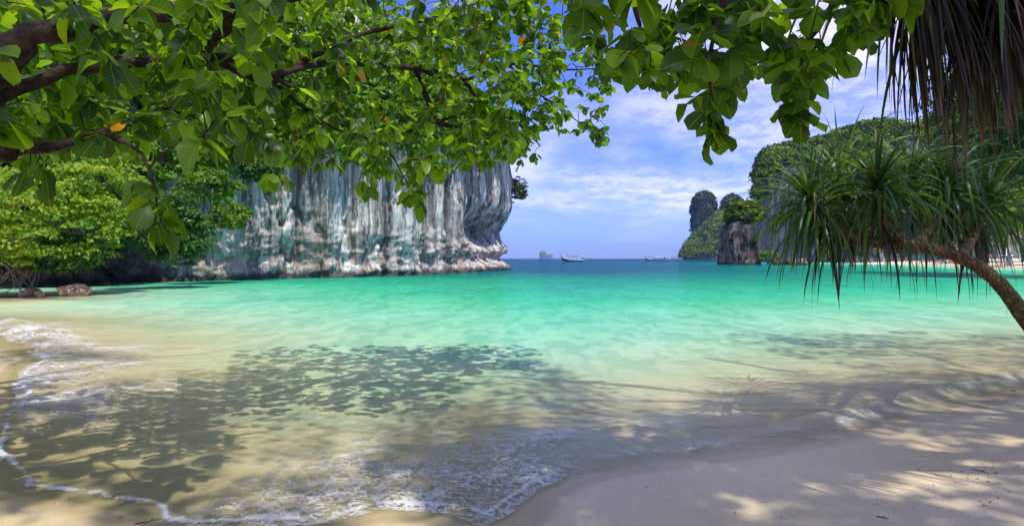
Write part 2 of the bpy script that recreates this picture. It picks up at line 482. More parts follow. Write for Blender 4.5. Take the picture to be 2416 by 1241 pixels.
dens = np.clip(np.maximum.reduce([lace + 0.25 * n1 * (lace > 0.02), lace2 + 0.25 * n1 * (lace2 > 0.02), edge, band + 0.2 * n2 * (band > 0.05), crest, brkf]), 0, 1.2)
ridge_f = np.exp(-((fs - 0.34 - fw - 0.05 * smooth(fx, 2.6, 5)) / 0.13) ** 2) * smooth(fx, 1.6, 3.6) * (1 - smooth(fx, 12, 20))
brk_f = np.exp(-((fs - 0.45 - 3 * fw) / 0.42) ** 2) * smooth(fx, -14.5, -11.0) * (1 - smooth(fx, -8.6, -6.2)) * (fy > 7.5) * (fy < 15.5)
lip_f = smooth(fs, -0.02, 0.05) * (1 - smooth(fs, 0.05, 0.5)) * 0.010
gzf = ground_z(fx, fy, fs)
amp = 0.012 * smooth(fs, 0.6, 5) + 0.02 * smooth(fs, 6, 30)
ripf = fbm(P3 * np.array([0.9, 2.0, 1]), 3, 31) * amp * np.exp(-np.hypot(fx, fy) / 120)
fz = np.maximum(0.004 + lip_f + 0.085 * ridge_f + 0.20 * brk_f * (0.7 + 0.6 * fbm(P3 * 2.2, 3, 4)) + ripf, gzf) + 0.006 + 0.012 * np.clip(edge, 0, 1) * (0.5 + n2) + 0.05 * np.clip(brkf, 0, 1) * (0.5 + n2)
F = grid_faces(m, n)
keep = (dens > 0.03) & (e > -0.09)
F = F[keep[F].all(1)]
t = NT('sea_foam')
p = t.pos()
de = t.attr('dens')
wpos = t.n('ShaderNodeVectorMath', {0: p, 1: t.n('ShaderNodeVectorMath', {0: t.n('ShaderNodeTexNoise', {'Vector': p, 'Scale': 3.2, 'Detail': 6.0}).outputs['Color'], 1: (0.22, 0.22, 0.0)}, operation='MULTIPLY').outputs[0]}, operation='ADD').outputs[0]
def cells(sc):
    v = t.n('ShaderNodeTexVoronoi', {'Vector': t.mapv(wpos, (1, 1, 0.0)), 'Scale': sc, 'Randomness': 1.0}, feature='DISTANCE_TO_EDGE')
    return v.outputs['Distance']
def ridged(sc, wid, seed):
    nn_ = t.noise(t.mapv(wpos, (1, 1.35, 0), (seed, seed * 2, 0)), sc, 3, 0.55)
    return t.range(t.math('ABSOLUTE', t.math('SUBTRACT', nn_, 0.5)), 0.0, wid, 1.0, 0.0)
brk_n = t.range(t.noise(p, 2.1, 4, 0.6), 0.36, 0.62)
net = t.math('MAXIMUM', t.math('MULTIPLY', ridged(4.2, 0.055, 1.0), brk_n), t.math('MAXIMUM', t.math('MULTIPLY', ridged(10.0, 0.07, 4.0), 0.75), t.math('MULTIPLY', t.range(cells(6.5), 0.0, 0.10, 1.0, 0.0), t.math('MULTIPLY', brk_n, 0.8))))
fine = t.noise(p, 46.0, 5, 0.8)
val = t.math('ADD', t.math('MULTIPLY', net, 0.42), t.math('ADD', t.math('MULTIPLY', fine, 0.80), t.math('MULTIPLY', de, 0.80)))
a = t.range(val, 0.80, 1.28)
a = t.math('MULTIPLY', a, t.range(de, 0.03, 0.25))
a = t.math('MULTIPLY', a, 0.72)
fo = t.n('ShaderNodeBsdfDiffuse', {'Color': rgb(0.80, 0.80, 0.79), 'Normal': t.bump(t.math('ADD', fine, net), 0.7, 0.015)}).outputs[0]
tr = t.n('ShaderNodeBsdfTransparent').outputs[0]
mat_foam = t.done(t.n('ShaderNodeMixShader', {0: a, 1: tr, 2: fo}).outputs[0])
mk('foam', np.stack([fx, fy, fz], -1), F, mat_foam, smooth_sh=True, attrs={'dens': dens}, kind='stuff', label='lacy white sea foam left by the wash along the beach', cat='foam')

# ------------------------------------------------------------------ rock
def rock_mat(name, lo, mid, hi, warm, warm_amt=0.5, warm_top=5.0, sc=1.0, dark=(0.03, 0.032, 0.033), tide=0.55, warp=1.0, bank_shade=False):
    t = NT(name)
    p = t.pos()
    wz = t.n('ShaderNodeTexNoise', {'Vector': p, 'Scale': 0.35 * sc, 'Detail': 3.0}).outputs['Color']
    pw = t.n('ShaderNodeVectorMath', {0: p, 1: t.n('ShaderNodeVectorMath', {0: wz, 1: (1.6 * warp / sc, 1.6 * warp / sc, 0)}, operation='MULTIPLY').outputs[0]}, operation='ADD').outputs[0]
    s1 = t.noise(t.mapv(pw, (1, 1, 0.055)), 1.35 * sc, 6, 0.62)          # vertical water streaks
    s2 = t.noise(t.mapv(pw, (1, 1, 0.06), (5, 3, 1)), 0.42 * sc, 4, 0.6)
    s3 = t.noise(t.mapv(p, (1, 1, 0.8), (9, 3, 1)), 0.30 * sc, 5, 0.6)
    c = t.ramp(s1, [(0.22, dark), (0.37, lo), (0.48, mid), (0.58, hi), (0.70, mid)])
    c = t.mix(t.math('MULTIPLY', t.range(s2, 0.42, 0.60), 0.85), c, t.mix(1.0, c, rgb(0.44, 0.43, 0.42), 'MULTIPLY'))
    cr_ = t.range(t.math('ABSOLUTE', t.math('SUBTRACT', t.noise(t.mapv(pw, (1, 1, 0.07), (2, 8, 3)), 0.95 * sc, 4, 0.6), 0.5)), 0.0, 0.028, 1.0, 0.0)
    c = t.mix(t.math('MULTIPLY', cr_, 0.75), c, rgb(0.035, 0.036, 0.036))
    sz = t.n('ShaderNodeSeparateXYZ', {0: p}).outputs[2]
    low = t.range(t.math('ADD', sz, t.math('MULTIPLY', t.math('SUBTRACT', s3, 0.5), 14.0 / sc)), warm_top * 0.25, warm_top, 1.0, 0.0)
    patch = t.range(t.noise(t.mapv(p, (1, 1, 0.6)), 0.32 * sc, 5, 0.62), 0.40, 0.66)
    wcol = t.mix(t.range(t.noise(p, 2.3 * sc, 5), 0.35, 0.65), rgb(*warm), rgb(warm[0] * 1.25, warm[1] * 1.35, warm[2] * 1.5))
    c = t.mix(t.math('MULTIPLY', t.math('MULTIPLY', low, patch), warm_amt), c, wcol)
    t_ = t.range(t.math('ADD', sz, t.math('MULTIPLY', t.math('SUBTRACT', s1, 0.5), 0.8)), tide * 0.5, tide * 1.4, 1.0, 0.0)
    c = t.mix(t.math('MULTIPLY', t_, 0.85), c, rgb(0.035, 0.032, 0.028))
    if bank_shade:  # near bank rock darkened in colour, standing in for shade under its trees
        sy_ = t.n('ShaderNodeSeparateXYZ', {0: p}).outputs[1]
        shade_f = t.range(t.math('ADD', sy_, t.math('MULTIPLY', t.math('SUBTRACT', s3, 0.5), 10.0)), 38.0, 44.0, 1.0, 0.0)
        c = t.mix(t.math('MULTIPLY', shade_f, 0.9), c, t.mix(1.0, c, rgb(0.13, 0.11, 0.085), 'MULTIPLY'))
    b = t.math('ADD', t.math('MULTIPLY', s1, 0.8), t.math('MULTIPLY', t.noise(p, 5.0 * sc, 6, 0.7), 0.5))
    return t.done(t.pbr(c, 0.85, 0.25, t.bump(b, 0.75, 0.30 / sc)))
mat_cliff = rock_mat('limestone', (0.20, 0.185, 0.165), (0.48, 0.45, 0.40), (0.86, 0.81, 0.73), (0.46, 0.32, 0.215), 0.62, 6.0, 1.0, warp=0.3, bank_shade=True)
mat_stack = rock_mat('dark_limestone', (0.020, 0.018, 0.016), (0.045, 0.041, 0.037), (0.20, 0.18, 0.16), (0.26, 0.17, 0.13), 0.75, 9.0, 0.5)
mat_hillrock = rock_mat('hill_limestone', (0.06, 0.07, 0.07), (0.16, 0.18, 0.18), (0.42, 0.41, 0.40), (0.35, 0.27, 0.21), 0.4, 30.0, 0.12)
mat_boulder = flat_mat('brown_boulder', (0.30, 0.19, 0.11), 0.8, 0.25, 0.45, 3.0)

# limestone headland on the left
base = [(-62, 31), (-45, 28), (-33, 28.2), (-26.0, 30.2), (-22.6, 32.4), (-21.2, 35.5), (-21.0, 39.5), (-20.0, 43.8), (-17.0, 47.4), (-12.6, 51.5), (-8.2, 57.5), (-4.5, 67), (-1.9, 79), (0.0, 90), (0.7, 96.5), (-1.0, 103), (-8, 110), (-20, 118), (-45, 124)]
bl = spline(np.array([(x, y, 0) for x, y in base]), 900)[:, :2]
seg = np.hypot(*np.diff(bl, axis=0).T); L = np.concatenate([[0], np.cumsum(seg)])
NU, NV = 880, 230
li = np.linspace(0, L[-1], NU)
bx = np.interp(li, L, bl[:, 0]); by = np.interp(li, L, bl[:, 1])
tx = np.gradient(bx); ty = np.gradient(by); tl = np.hypot(tx, ty)
nx, ny = ty / tl, -tx / tl                                  # outward (towards the water)
k = np.ones(41) / 41
nx = np.convolve(np.pad(nx, 20, 'edge'), k, 'valid'); ny = np.convolve(np.pad(ny, 20, 'edge'), k, 'valid')
topz = np.interp(bx, [-62, -40, -26, -17, -8, -3, -0.6], [17, 17, 18, 20, 21, 21, 19.5])
far = smooth(li, np.interp(96.5, by[:NU * 3 // 4], li[:NU * 3 // 4]), L[-1])
v = np.linspace(0, 1, NV)
U, Vv = np.meshgrid(np.arange(NU), v, indexing='ij')
FV = 0.80                                                   # share of v that is cliff face
f = np.clip(Vv / FV, 0, 1)
z = -3.0 + (topz[U] + 3.0) * f
back = np.clip((Vv - FV) / (1 - FV), 0, 1)
zf = np.clip(z, 0, None) / topz[U]
right = smooth(by[U], 66, 90)                               # the undercut end
bulge = 0.8 * np.sin(np.clip(zf, 0, 1) * math.pi) - 1.2 * zf * (1 - 0.7 * right)
notch = -1.7 * np.exp(-((z - 1.6) / 0.8) ** 2) * (0.25 + 0.75 * right)
cave = -4.2 * np.exp(-((z - 5.2) / 2.0) ** 2) * np.exp(-((by[U] - 82) / 8.0) ** 2) - 1.8 * np.exp(-((z - 5.5) / 2.4) ** 2) * right
dark_cave = -3.9 * np.exp(-((z - 1.6) / 1.9) ** 2) * (1 - smooth(by[U], 39, 43)) 
foot = 0.35 * np.exp(-((z - 0.2) / 0.7) ** 2) * (0.4 + 0.6 * right)
PP = np.stack([bx[U], by[U], z], -1).reshape(-1, 3)
flute = fbm(PP * np.array([0.62, 0.62, 0.035]), 4, 51, 0.6) * 1.5
flute = flute - 0.5 * np.abs(fbm(PP * np.array([1.1, 1.1, 0.10]), 3, 55))
rough = fbm(PP * np.array([0.9, 0.9, 0.7]), 5, 61, 0.6) * 0.9
lowr = np.abs(fbm(PP * np.array([0.35, 0.35, 0.5]), 5, 65, 0.6)) * 1.25
d = (bulge + notch + cave + dark_cave + foot).ravel() + flute * (0.6 + 0.4 * smooth(PP[:, 2], 2, 7)) + rough * (0.25 + 0.45 * (1 - smooth(PP[:, 2], 1.0, 5.0))) + lowr * (1 - smooth(PP[:, 2], 2.0, 6.0)) - 0.6 + 0.24 * fbm(PP * np.array([2.2, 2.2, 0.35]), 3, 69, 0.6) - 0.55 * smooth(np.abs(fbm(PP * np.array([0.42, 0.42, 0.10]), 3, 73)), 0.07, 0.0)
d = d - 0.9
X = PP[:, 0] + nx[U].ravel() * d
Y = PP[:, 1] + ny[U].ravel() * d
Z = PP[:, 2].copy()
bk = back.ravel()
Xb = X - nx[U].ravel() * bk * 26; Yb = Y - ny[U].ravel() * bk * 26
Zb = Z + bk * (16 * (1 - smooth(Y, 55, 85)) + 3) + fbm(np.stack([Xb, Yb, Z], -1) * 0.25, 3, 71) * 1.6 * smooth(bk, 0, .2)
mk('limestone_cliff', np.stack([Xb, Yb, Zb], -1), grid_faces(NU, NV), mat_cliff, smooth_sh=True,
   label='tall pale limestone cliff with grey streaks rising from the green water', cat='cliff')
def cliff_point(i, z):                                       # a point on the built face
    col = np.arange(i * NV, (i + 1) * NV)
    sel = col[:int(NV * FV)]
    j = sel[np.argmin(np.abs(Zb[sel] - z))]
    return np.array([Xb[j], Yb[j], Zb[j]])

def boulder(name, c, dims, seed, mat, label, cat, rz=0.0, cut=0.5):
    nu, nv = 40, 24
    u, w = np.meshgrid(np.linspace(0, 2 * math.pi, nu, endpoint=False), np.linspace(0.02, math.pi - 0.02, nv))
    S = np.stack([np.sin(w) * np.cos(u), np.sin(w) * np.sin(u), np.cos(w)], -1).reshape(-1, 3)
    rr = 1 + 0.35 * fbm(S * 1.3 + seed, 3, seed) + 0.10 * fbm(S * 5 + seed, 3, seed + 3)
    for kk in range(7):                                      # flat fracture planes
        q = np.random.default_rng(seed * 10 + kk).normal(size=3); q /= np.linalg.norm(q)
        dd = S @ q
        rr = np.where(dd > 0.3, np.minimum(rr, 0.82 / np.maximum(dd, 0.3)), rr)
    P = S * rr[:, None] * np.array(dims) / 2
    cr, sr = math.cos(rz), math.sin(rz)
    P = P @ np.array([[cr, sr, 0], [-sr, cr, 0], [0, 0, 1]])
    o = mk(name, P, grid_faces(nv, nu, True), mat, None, True, label=label, cat=cat)
    o.location = c
    return o
b = on_water(163, 699)
boulder('boulder', (b[0], b[1] + 0.4, 0.12), (1.45, 1.05, 0.85), 3, mat_boulder, 'large brown boulder at the water edge under the overhanging green trees', 'boulder', 0.2)
for k, (px, py, s, lab) in enumerate([(78, 697, 0.55, 'jagged orange-brown rock, highest of the three beside the bare roots'), (60, 699, 0.42, 'low brown rock leaning on the left side of the jagged orange-brown rock'), (92, 700, 0.34, 'small brown stone between the jagged rock and the large brown boulder')]):
    b = on_water(px, py)
    boulder('rock', (b[0], b[1], 0.1), (s * 1.3, s, s * 0.95), 11 + k, mat_boulder, lab, 'rock', k * 0.8)

# ------------------------------------------------------------------ far land on the right
def crown_pts(n_clump, per, R, r, seed, hollow=0.55, flat=-0.35):
    g = np.random.default_rng(seed)
    D = g.normal(size=(n_clump * 3, 3)); D /= np.linalg.norm(D, axis=1)[:, None]
    D = D[D[:, 2] > flat][:n_clump]
    rad = hollow + (1 - hollow) * g.random(len(D)) ** 0.6
    lump = 1 + 0.35 * fbm(D * 1.7 + seed, 3, seed)
    C = D * (rad * lump)[:, None] * np.array(R)
    rc = r * (0.6 + 0.8 * g.random(len(C)))
    E = g.normal(size=(len(C), per, 3)); E /= np.linalg.norm(E, axis=2)[..., None]
    E[..., 2] = np.abs(E[..., 2]) * 0.9 - 0.25
    P = C[:, None] + E * (rc[:, None] * (0.65 + 0.45 * g.random((len(C), per))))[..., None] * np.array([1, 1, 0.75])
    Nn = E * 0.8 + np.array([0, 0, 0.6]) + g.normal(size=E.shape) * 0.45
    tone = np.repeat(g.random(len(C)), per).reshape(len(C), per) * 0.6 + g.random((len(C), per)) * 0.4
    return P.reshape(-1, 3), Nn.reshape(-1, 3), tone.ravel()
def leaf_quads(P, Nn, size, seed, aspect=0.62):
    """one small folded blade per point"""
    g = np.random.default_rng(seed)
    N = len(P)
    Nn = Nn / (np.linalg.norm(Nn, axis=1)[:, None] + 1e-9)
    a = g.normal(size=(N, 3)); a -= Nn * (a * Nn).sum(1)[:, None]; a /= np.linalg.norm(a, axis=1)[:, None] + 1e-9
    a[:, 2] -= 0.3
    a /= np.linalg.norm(a, axis=1)[:, None] + 1e-9
    b = np.cross(Nn, a); b /= np.linalg.norm(b, axis=1)[:, None] + 1e-9
    s = (np.asarray(size) * (0.7 + 0.6 * g.random(N)))[:, None] * 0.5
    bend = (0.25 * (g.random(N) - 0.3))[:, None]
    V = np.stack([P - a * s, P + b * s * aspect - Nn * s * bend + a * s * 0.1, P + a * s - Nn * s * bend * 1.5, P - b * s * aspect - Nn * s * bend + a * s * 0.1], 1)
    F = np.arange(N * 4).reshape(N, 4)
    return V.reshape(-1, 3), F
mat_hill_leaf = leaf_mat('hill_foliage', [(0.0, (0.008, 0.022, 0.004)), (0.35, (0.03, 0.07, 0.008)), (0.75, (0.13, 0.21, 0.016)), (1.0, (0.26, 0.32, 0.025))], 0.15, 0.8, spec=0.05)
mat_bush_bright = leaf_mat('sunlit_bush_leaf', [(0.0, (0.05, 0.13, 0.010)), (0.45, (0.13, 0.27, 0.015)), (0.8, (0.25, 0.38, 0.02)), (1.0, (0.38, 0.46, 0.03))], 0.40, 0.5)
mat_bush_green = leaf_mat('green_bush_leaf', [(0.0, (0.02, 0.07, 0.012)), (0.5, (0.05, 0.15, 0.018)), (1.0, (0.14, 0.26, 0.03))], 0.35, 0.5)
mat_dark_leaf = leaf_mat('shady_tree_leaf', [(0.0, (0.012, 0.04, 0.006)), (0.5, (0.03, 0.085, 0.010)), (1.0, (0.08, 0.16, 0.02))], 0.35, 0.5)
mat_bark = bark_mat('grey_bark', (0.05, 0.038, 0.028), (0.15, 0.12, 0.09))
mat_wood = bark_mat('bare_wood', (0.16, 0.12, 0.08), (0.34, 0.28, 0.20), 14)

def massif(name, xs_px, tops_px, D, thick, mat, nu=260, nv=120, amp=5.0, sc=0.03, seed=1, base_px=None, steep=0.35, endw=40, **tags):
    """a hill: silhouette heights (photo pixels) at distance D, real depth 'thick', closed front and back"""
    X = np.interp(np.linspace(0, 1, nu), np.linspace(0, 1, len(xs_px)), [(x - PX0) * D / FPX for x in xs_px])
    Hh = np.interp(X, [(x - PX0) * D / FPX for x in xs_px], [H_EYE + (PY0 - y) * D / FPX for y in tops_px])
    w = np.linspace(0, 1, nv)
    U, W = np.meshgrid(np.arange(nu), w, indexing='ij')
    prof = np.where(W < 0.5, smooth(W, 0, steep) * 0.80 + 0.20 * smooth(W, 0.1, 0.5), 1 - 0.9 * smooth(W, 0.55, 1.0))
    z = -4 + (Hh[U] + 4) * prof
    hw = np.clip(Hh[U] / (Hh.max() * 0.6), 0.25, 1.0)
    Xp = X * FPX / D
    he = smooth(np.minimum(Xp - Xp[0], Xp[-1] - Xp), 0, endw)[U]
    hw = hw * (0.06 + 0.94 * he)
    y = D + (W - 0.5) * thick * hw + thick * 0.15 * he
    P = np.stack([X[U], y, z], -1).reshape(-1, 3)
    dn = fbm(P * np.array([sc, sc, sc * 0.6]), 5, seed, 0.55) * amp
    fl = fbm(P * np.array([sc * 4, sc * 4, sc * 0.5]), 4, seed + 9, 0.6) * amp * 0.45
    edge = smooth(np.minimum(U, nu - 1 - U).ravel().astype(float), 0, nu * 0.08)
    P[:, 1] -= (dn + fl) * 1.2
    P[:, 0] += dn * 0.5 * edge
    P[:, 2] += dn * 0.30 * smooth(P[:, 2], 1, 12) * edge
    o = mk(name, P, grid_faces(nu, nv), mat, None, True, **tags)
    return o, P.reshape(nu, nv, 3)
def forest_on(G, count, rc, seed, zmin, mat, label, per=70, leaf=1.2, bare=0.0, tone=0.0, wmax=0.62, slope_keep=0.6):
    """far woodland clothing a hill: many leafy crowns, one mass"""
    g = np.random.default_rng(seed)
    nu, nv = G.shape[:2]
    i = g.integers(2, nu - 3, count * 4); j = g.integers(1, int(nv * wmax), count * 4)
    P = G[i, j]
    du = G[i + 1, j] - G[i - 1, j]; dv = G[i, np.minimum(j + 1, nv - 1)] - G[i, j - 1]
    N = np.cross(du, dv); N /= np.linalg.norm(N, axis=1)[:, None] + 1e-9
    N[N[:, 1] > 0.3] *= -1
    up = np.abs(N[:, 2])
    mask = fbm(P * 0.035, 4, seed + 5) * 0.55 + up * slope_keep + g.random(len(P)) * 0.15
    ok = (mask > bare) & (P[:, 2] > zmin)
    P = P[ok][:count]
    rad = rc * (0.6 + 0.8 * g.random(len(P)))
    Pt, Nt, tt = [], [], []
    E = g.normal(size=(len(P), per, 3)); E /= np.linalg.norm(E, axis=2)[..., None]
    E[..., 2] = np.abs(E[..., 2]) - 0.35
    lump = 0.7 + 0.5 * g.random((len(P), per))
    Q = P[:, None] + np.array([0, 0, 0.35]) * rad[:, None, None] + E * (rad[:, None] * lump)[..., None]
    Nn = E + g.normal(size=E.shape) * 0.35 + np.array([0, -0.1, 0.35])
    tn = np.clip(np.repeat(g.random(len(P)) ** 1.4 * 0.85, per) + 0.15 * g.random(len(P) * per) + tone, 0, 1)
    V, F = leaf_quads(Q.reshape(-1, 3), Nn.reshape(-1, 3), leaf, seed + 1, 0.85)
    return mk('forest', V, F, mat, None, False, {'rnd': np.repeat(tn, 4)}, label=label, cat='forest', kind='stuff')

# distant blue islet and mountain
def tower(name, px, top, half, D, depth, mat, seed, base_py=None, nu=90, nv=70, prof=None, amp=0.12, **tags):
    """a free-standing karst tower, round in plan"""
    cx = (px - PX0) * D / FPX; R = half * D / FPX; Ht = H_EYE + (PY0 - top) * D / FPX
    a = np.linspace(0, 2 * math.pi, nu, endpoint=False)
    w = np.linspace(0, 1, nv)
    W, A = np.meshgrid(w, a, indexing='ij')
    pr = np.interp(W, *(prof or ([0, .1, .6, .85, .95, 1], [1.05, 1.0, .95, .78, .5, .02])))
    S = np.stack([np.cos(A), np.sin(A), W * Ht / R * 0.5], -1).reshape(-1, 3)
    nz = fbm(S * np.array([1.6, 1.6, 0.8]) + seed, 4, seed, 0.55) * amp * 2 + fbm(S * np.array([6, 6, 1.0]) + seed, 4, seed + 4, 0.6) * amp
    r = pr.ravel() * (1 + nz)
    P = np.stack([cx + R * r * np.cos(A).ravel(), D + depth * r * np.sin(A).ravel(), -3 + (Ht + 3) * W.ravel() * (1 + 0.25 * nz * W.ravel())], -1)
    o = mk(name, P, grid_faces(nv, nu, True), mat, None, True, **tags)
    return o, P.reshape(nv, nu, 3)
isl = root('rock_islet', (at(1288, 610, 5200)[0], 5200, 0), 'jagged blue rock islet alone on the sea horizon', 'islet')
for k, (px, tp, hf) in enumerate([(1281, 592, 8), (1290, 600.5, 5), (1293.5, 598.5, 4.5), (1299, 599, 4.5), (1286, 602, 7)]):
    o, P = tower('rock_peak', px, tp, hf, 5200 + 8 * k, 27, mat_hillrock, 31 + k, amp=0.10)
    o.data.transform(Matrix.Translation(-isl.location)); o.parent = isl
massif('hill', [1560, 1585, 1605, 1625, 1660, 1700], [609.6, 607, 603.5, 600.5, 602, 606], 7600, 900, mat_hillrock, 60, 30, 30, 0.003, 3, kind='structure')

# wooded knoll and the two towers behind the rock stack
o, GK = massif('hill', [1612, 1618, 1630, 1650, 1680, 1700, 1730, 1760, 1800, 1850], [609, 596, 578, 560, 530, 512, 500, 498, 505, 520], 900, 90, mat_hillrock, 150, 70, 3.5, 0.02, 4, kind='structure')
forest_on(GK, 900, 6.5, 5, 2.0, mat_hill_leaf, 'dense woodland covering the low headland left of the dark rock stack', 60, 2.4, -0.9, 0.22)
tw1, GT1 = tower('karst_tower', 1660, 450, 27, 960, 22, mat_stack, 41, prof=([0, .3, .75, .88, .95, 1], [1.0, 1.0, 1.0, .85, .6, .02]), amp=0.07, label='tall dark rounded rock tower rising from woodland, leftmost on the far shore', cat='rock tower')
tw2, GT2 = tower('karst_tower', 1731, 458, 30, 940, 25, mat_stack, 45, prof=([0, .3, .75, .88, .95, 1], [1.0, 1.0, .95, .78, .5, .02]), amp=0.09, label='dark bushy-topped rock tower between the leftmost tower and the big hill', cat='rock tower')
def moss(G, count, rc, seed, label, per, leaf, mat, zmin=0.0, wlo=0.35, tone=0.0):
    g = np.random.default_rng(seed)
    nv, nu = G.shape[:2]
    i = np.clip((wlo + (0.97 - wlo) * g.random(count) ** 0.7) * nv, 0, nv - 1).astype(int); j = g.integers(0, nu, count)
    P = G[i, j]; P = P[P[:, 2] > zmin]
    E = g.normal(size=(len(P), per, 3)); E /= np.linalg.norm(E, axis=2)[..., None]; E[..., 2] = np.abs(E[..., 2]) - 0.4
    rad = rc * (0.5 + g.random(len(P)))
    Q = P[:, None] + E * rad[:, None, None]
    tn = np.clip(np.repeat(g.random(len(P)) * 0.6, per) + 0.3 * g.random(len(P) * per) + tone, 0, 1)
    V, F = leaf_quads(Q.reshape(-1, 3), (E + np.array([0, 0, .3])).reshape(-1, 3), leaf, seed, 0.85)
    return V, F, np.repeat(tn, 4)
for tw, G, sd, cn in ((tw1, GT1, 61, 420), (tw2, GT2, 62, 420)):
    V, F, tn = moss(G, cn, 3.0, sd, '', 40, 1.9, mat_hill_leaf, 0, 0.3, -0.2)
    mk('scrub', V, F, mat_hill_leaf, tw, False, {'rnd': tn}, kind='stuff')

# the big hill on the right
HD = 330
o, GH = massif('hill', [1775, 1786, 1792, 1800, 1830, 1880, 1930, 2000, 2060, 2120, 2200, 2300, 2416, 2600, 2800], [600, 470, 420, 388, 358, 340, 328, 315, 292, 280, 300, 250, 215, 190, 240], HD, 150, mat_hillrock, 320, 150, 6, 0.02, 9, steep=0.22, endw=170, kind='structure')
forest_on(GH, 2100, 3.5, 15, 2.0, mat_hill_leaf, 'woodland covering the big hill beyond the bay on the right', 54, 1.35, 0.26, 0.0, 0.66, 0.75)

# near rock stack standing in the water
stack = root('rock_stack', (at(1748, 625, 154)[0], 156, 0), 'square dark rock stack with pale streaks standing in the bay', 'rock stack')
nu, nv = 190, 110
a = np.linspace(0, 2 * math.pi, nu, endpoint=False); w = np.linspace(0, 1, nv)
W, A = np.meshgrid(w, a, indexing='ij')
sq = 1 / (np.abs(np.cos(A)) ** 5 + np.abs(np.sin(A)) ** 5) ** 0.2
Rw = 38.5 * 154 / FPX; Ht = 1.6 + (610 - 515) * 154 / FPX
pr = np.interp(W, [0, .12, .3, .6, .75, .87, .95, 1], [1.08, 1.0, .97, .95, .90, .74, .45, .02])
S = np.stack([np.cos(A) * sq, np.sin(A) * sq, W * 2.2], -1).reshape(-1, 3)
nz = fbm(S * np.array([1.5, 1.5, 0.9]) + 3, 5, 71, 0.6) * 0.22 + fbm(S * np.array([7, 7, 0.9]), 4, 75, 0.6) * 0.10
r = pr.ravel() * sq.ravel() * (1 + nz)
lean = 0.7 * W.ravel()
P = np.stack([Rw * r * np.cos(A).ravel() - lean * 0.0, 5.5 * r * np.sin(A).ravel(), -3 + (Ht + 3) * W.ravel()], -1)
mk('stack_rock', P, grid_faces(nv, nu, True), mat_stack, stack, True)
Gs = P.reshape(nv, nu, 3)
V, F, tn = moss(Gs, 26, 0.6, 81, '', 60, 0.5, mat_hill_leaf, 0, 0.25, -0.1)
mk('scrub', V, F, mat_hill_leaf, stack, False, {'rnd': tn}, kind='stuff')

def bush(name, c, R, n_clump, per, rc, leaf, mat, seed, label, cat='bush', trunk_to=None, trunk_r=0.12, group=None, stems=3, tone=0.0, hollow=0.55, flat=-0.5, bark=None):
    """a bush or tree at c (centre of the crown): crown of leaf blades, a forked trunk"""
    base = np.array(trunk_to if trunk_to is not None else (c[0], c[1], c[2] - R[2]))
    o = root(name, base, label, cat, group)
    P, Nn, tn = crown_pts(n_clump, per, R, rc, seed, hollow, flat)
    V, F = leaf_quads(P + np.array(c) - base, Nn, leaf, seed)
    mk('crown', V, F, mat, o, False, {'rnd': np.repeat(np.clip(tn + tone, 0, 1), 4)})
    mb = MB(); g = np.random.default_rng(seed + 1)
    for k in range(stems):
        tip = np.array(c) - base + g.normal(size=3) * np.array(R) * 0.38
        mid = tip * np.array([0.35, 0.35, 0.55]) + g.normal(size=3) * 0.08 * R[0]
        pts = spline([np.zeros(3) + g.normal(size=3) * trunk_r * np.array([.4, .4, 0]), mid, tip], 12)
        mb.tube(pts, np.linspace(trunk_r, trunk_r * 0.25, 12), 7)
    mb.build('trunk', bark or mat_bark, o, True)
    return o
c = at(1754, 508, 156)
bush('rock_top_tree', c, (4.7, 3.8, 3.7), 240, 60, 0.7, 0.42, mat_hill_leaf, 91, 'bushy green tree crowning the square dark rock stack', 'tree', trunk_to=(c[0], c[1], 10.0), trunk_r=0.25, tone=0.15)
c = at(1812, 606, 150)
bush('shore_bush', c, (2.6, 2.0, 1.6), 70, 60, 0.5, 0.3, mat_bush_bright, 92, 'bright green bush at the water right beside the rock stack', 'bush', trunk_to=(c[0], c[1], 0.1))
for k, (px, s, lab) in enumerate([(1838, 2.6, 'pale broken rock nearest the bright green bush below the big hill'), (1862, 3.2, 'largest pale broken rock on the shore below the big hill'), (1890, 2.4, 'pale broken rock farthest from the rock stack below the big hill')]):
    b = at(px, 620, 152)
    boulder('shore_rock', (b[0], b[1], 0.3), (s * 1.4, s, s * 1.0), 21 + k, mat_stack, lab, 'rock', k * 0.9)

# ------------------------------------------------------------------ left bank: bushes, roots, hillside growth
def bank(name, px, py, Y, R, n, rc, leaf, mat, seed, label, cat='bush', tone=0.0, dx=-0.6, dy=3.0, dz=-0.3, per=60, tr=0.10):
    c = at(px, py, Y)
    return bush(name, c, R, n, per, rc, leaf, mat, seed, label, cat, trunk_to=(c[0] + dx, c[1] + dy, c[2] + dz), trunk_r=tr, tone=tone, flat=-0.85)
bank('overhanging_tree', 60, 525, 26.0, (3.7, 2.2, 2.35), 250, 0.55, 0.17, mat_bush_bright, 101, 'bright yellow-green tree overhanging the bare roots at the far left', 'tree', 0.25, dy=4.0, tr=0.16)
bank('overhanging_tree', 235, 455, 27.5, (2.0, 1.8, 1.7), 140, 0.5, 0.16, mat_bush_bright, 102, 'rounded yellow-green tree above the dark cave behind the hanging leaf spray', 'tree', 0.18, dy=3.4, tr=0.13)
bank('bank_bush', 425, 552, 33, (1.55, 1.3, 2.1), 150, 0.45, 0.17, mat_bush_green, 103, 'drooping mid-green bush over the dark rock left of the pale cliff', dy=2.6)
bank('ledge_bush', 535, 512, 40, (1.35, 1.0, 0.9), 80, 0.4, 0.18, mat_bush_bright, 104, 'light green tussocky bush sticking out from the left end of the cliff', dx=-1.0, dy=2.0)
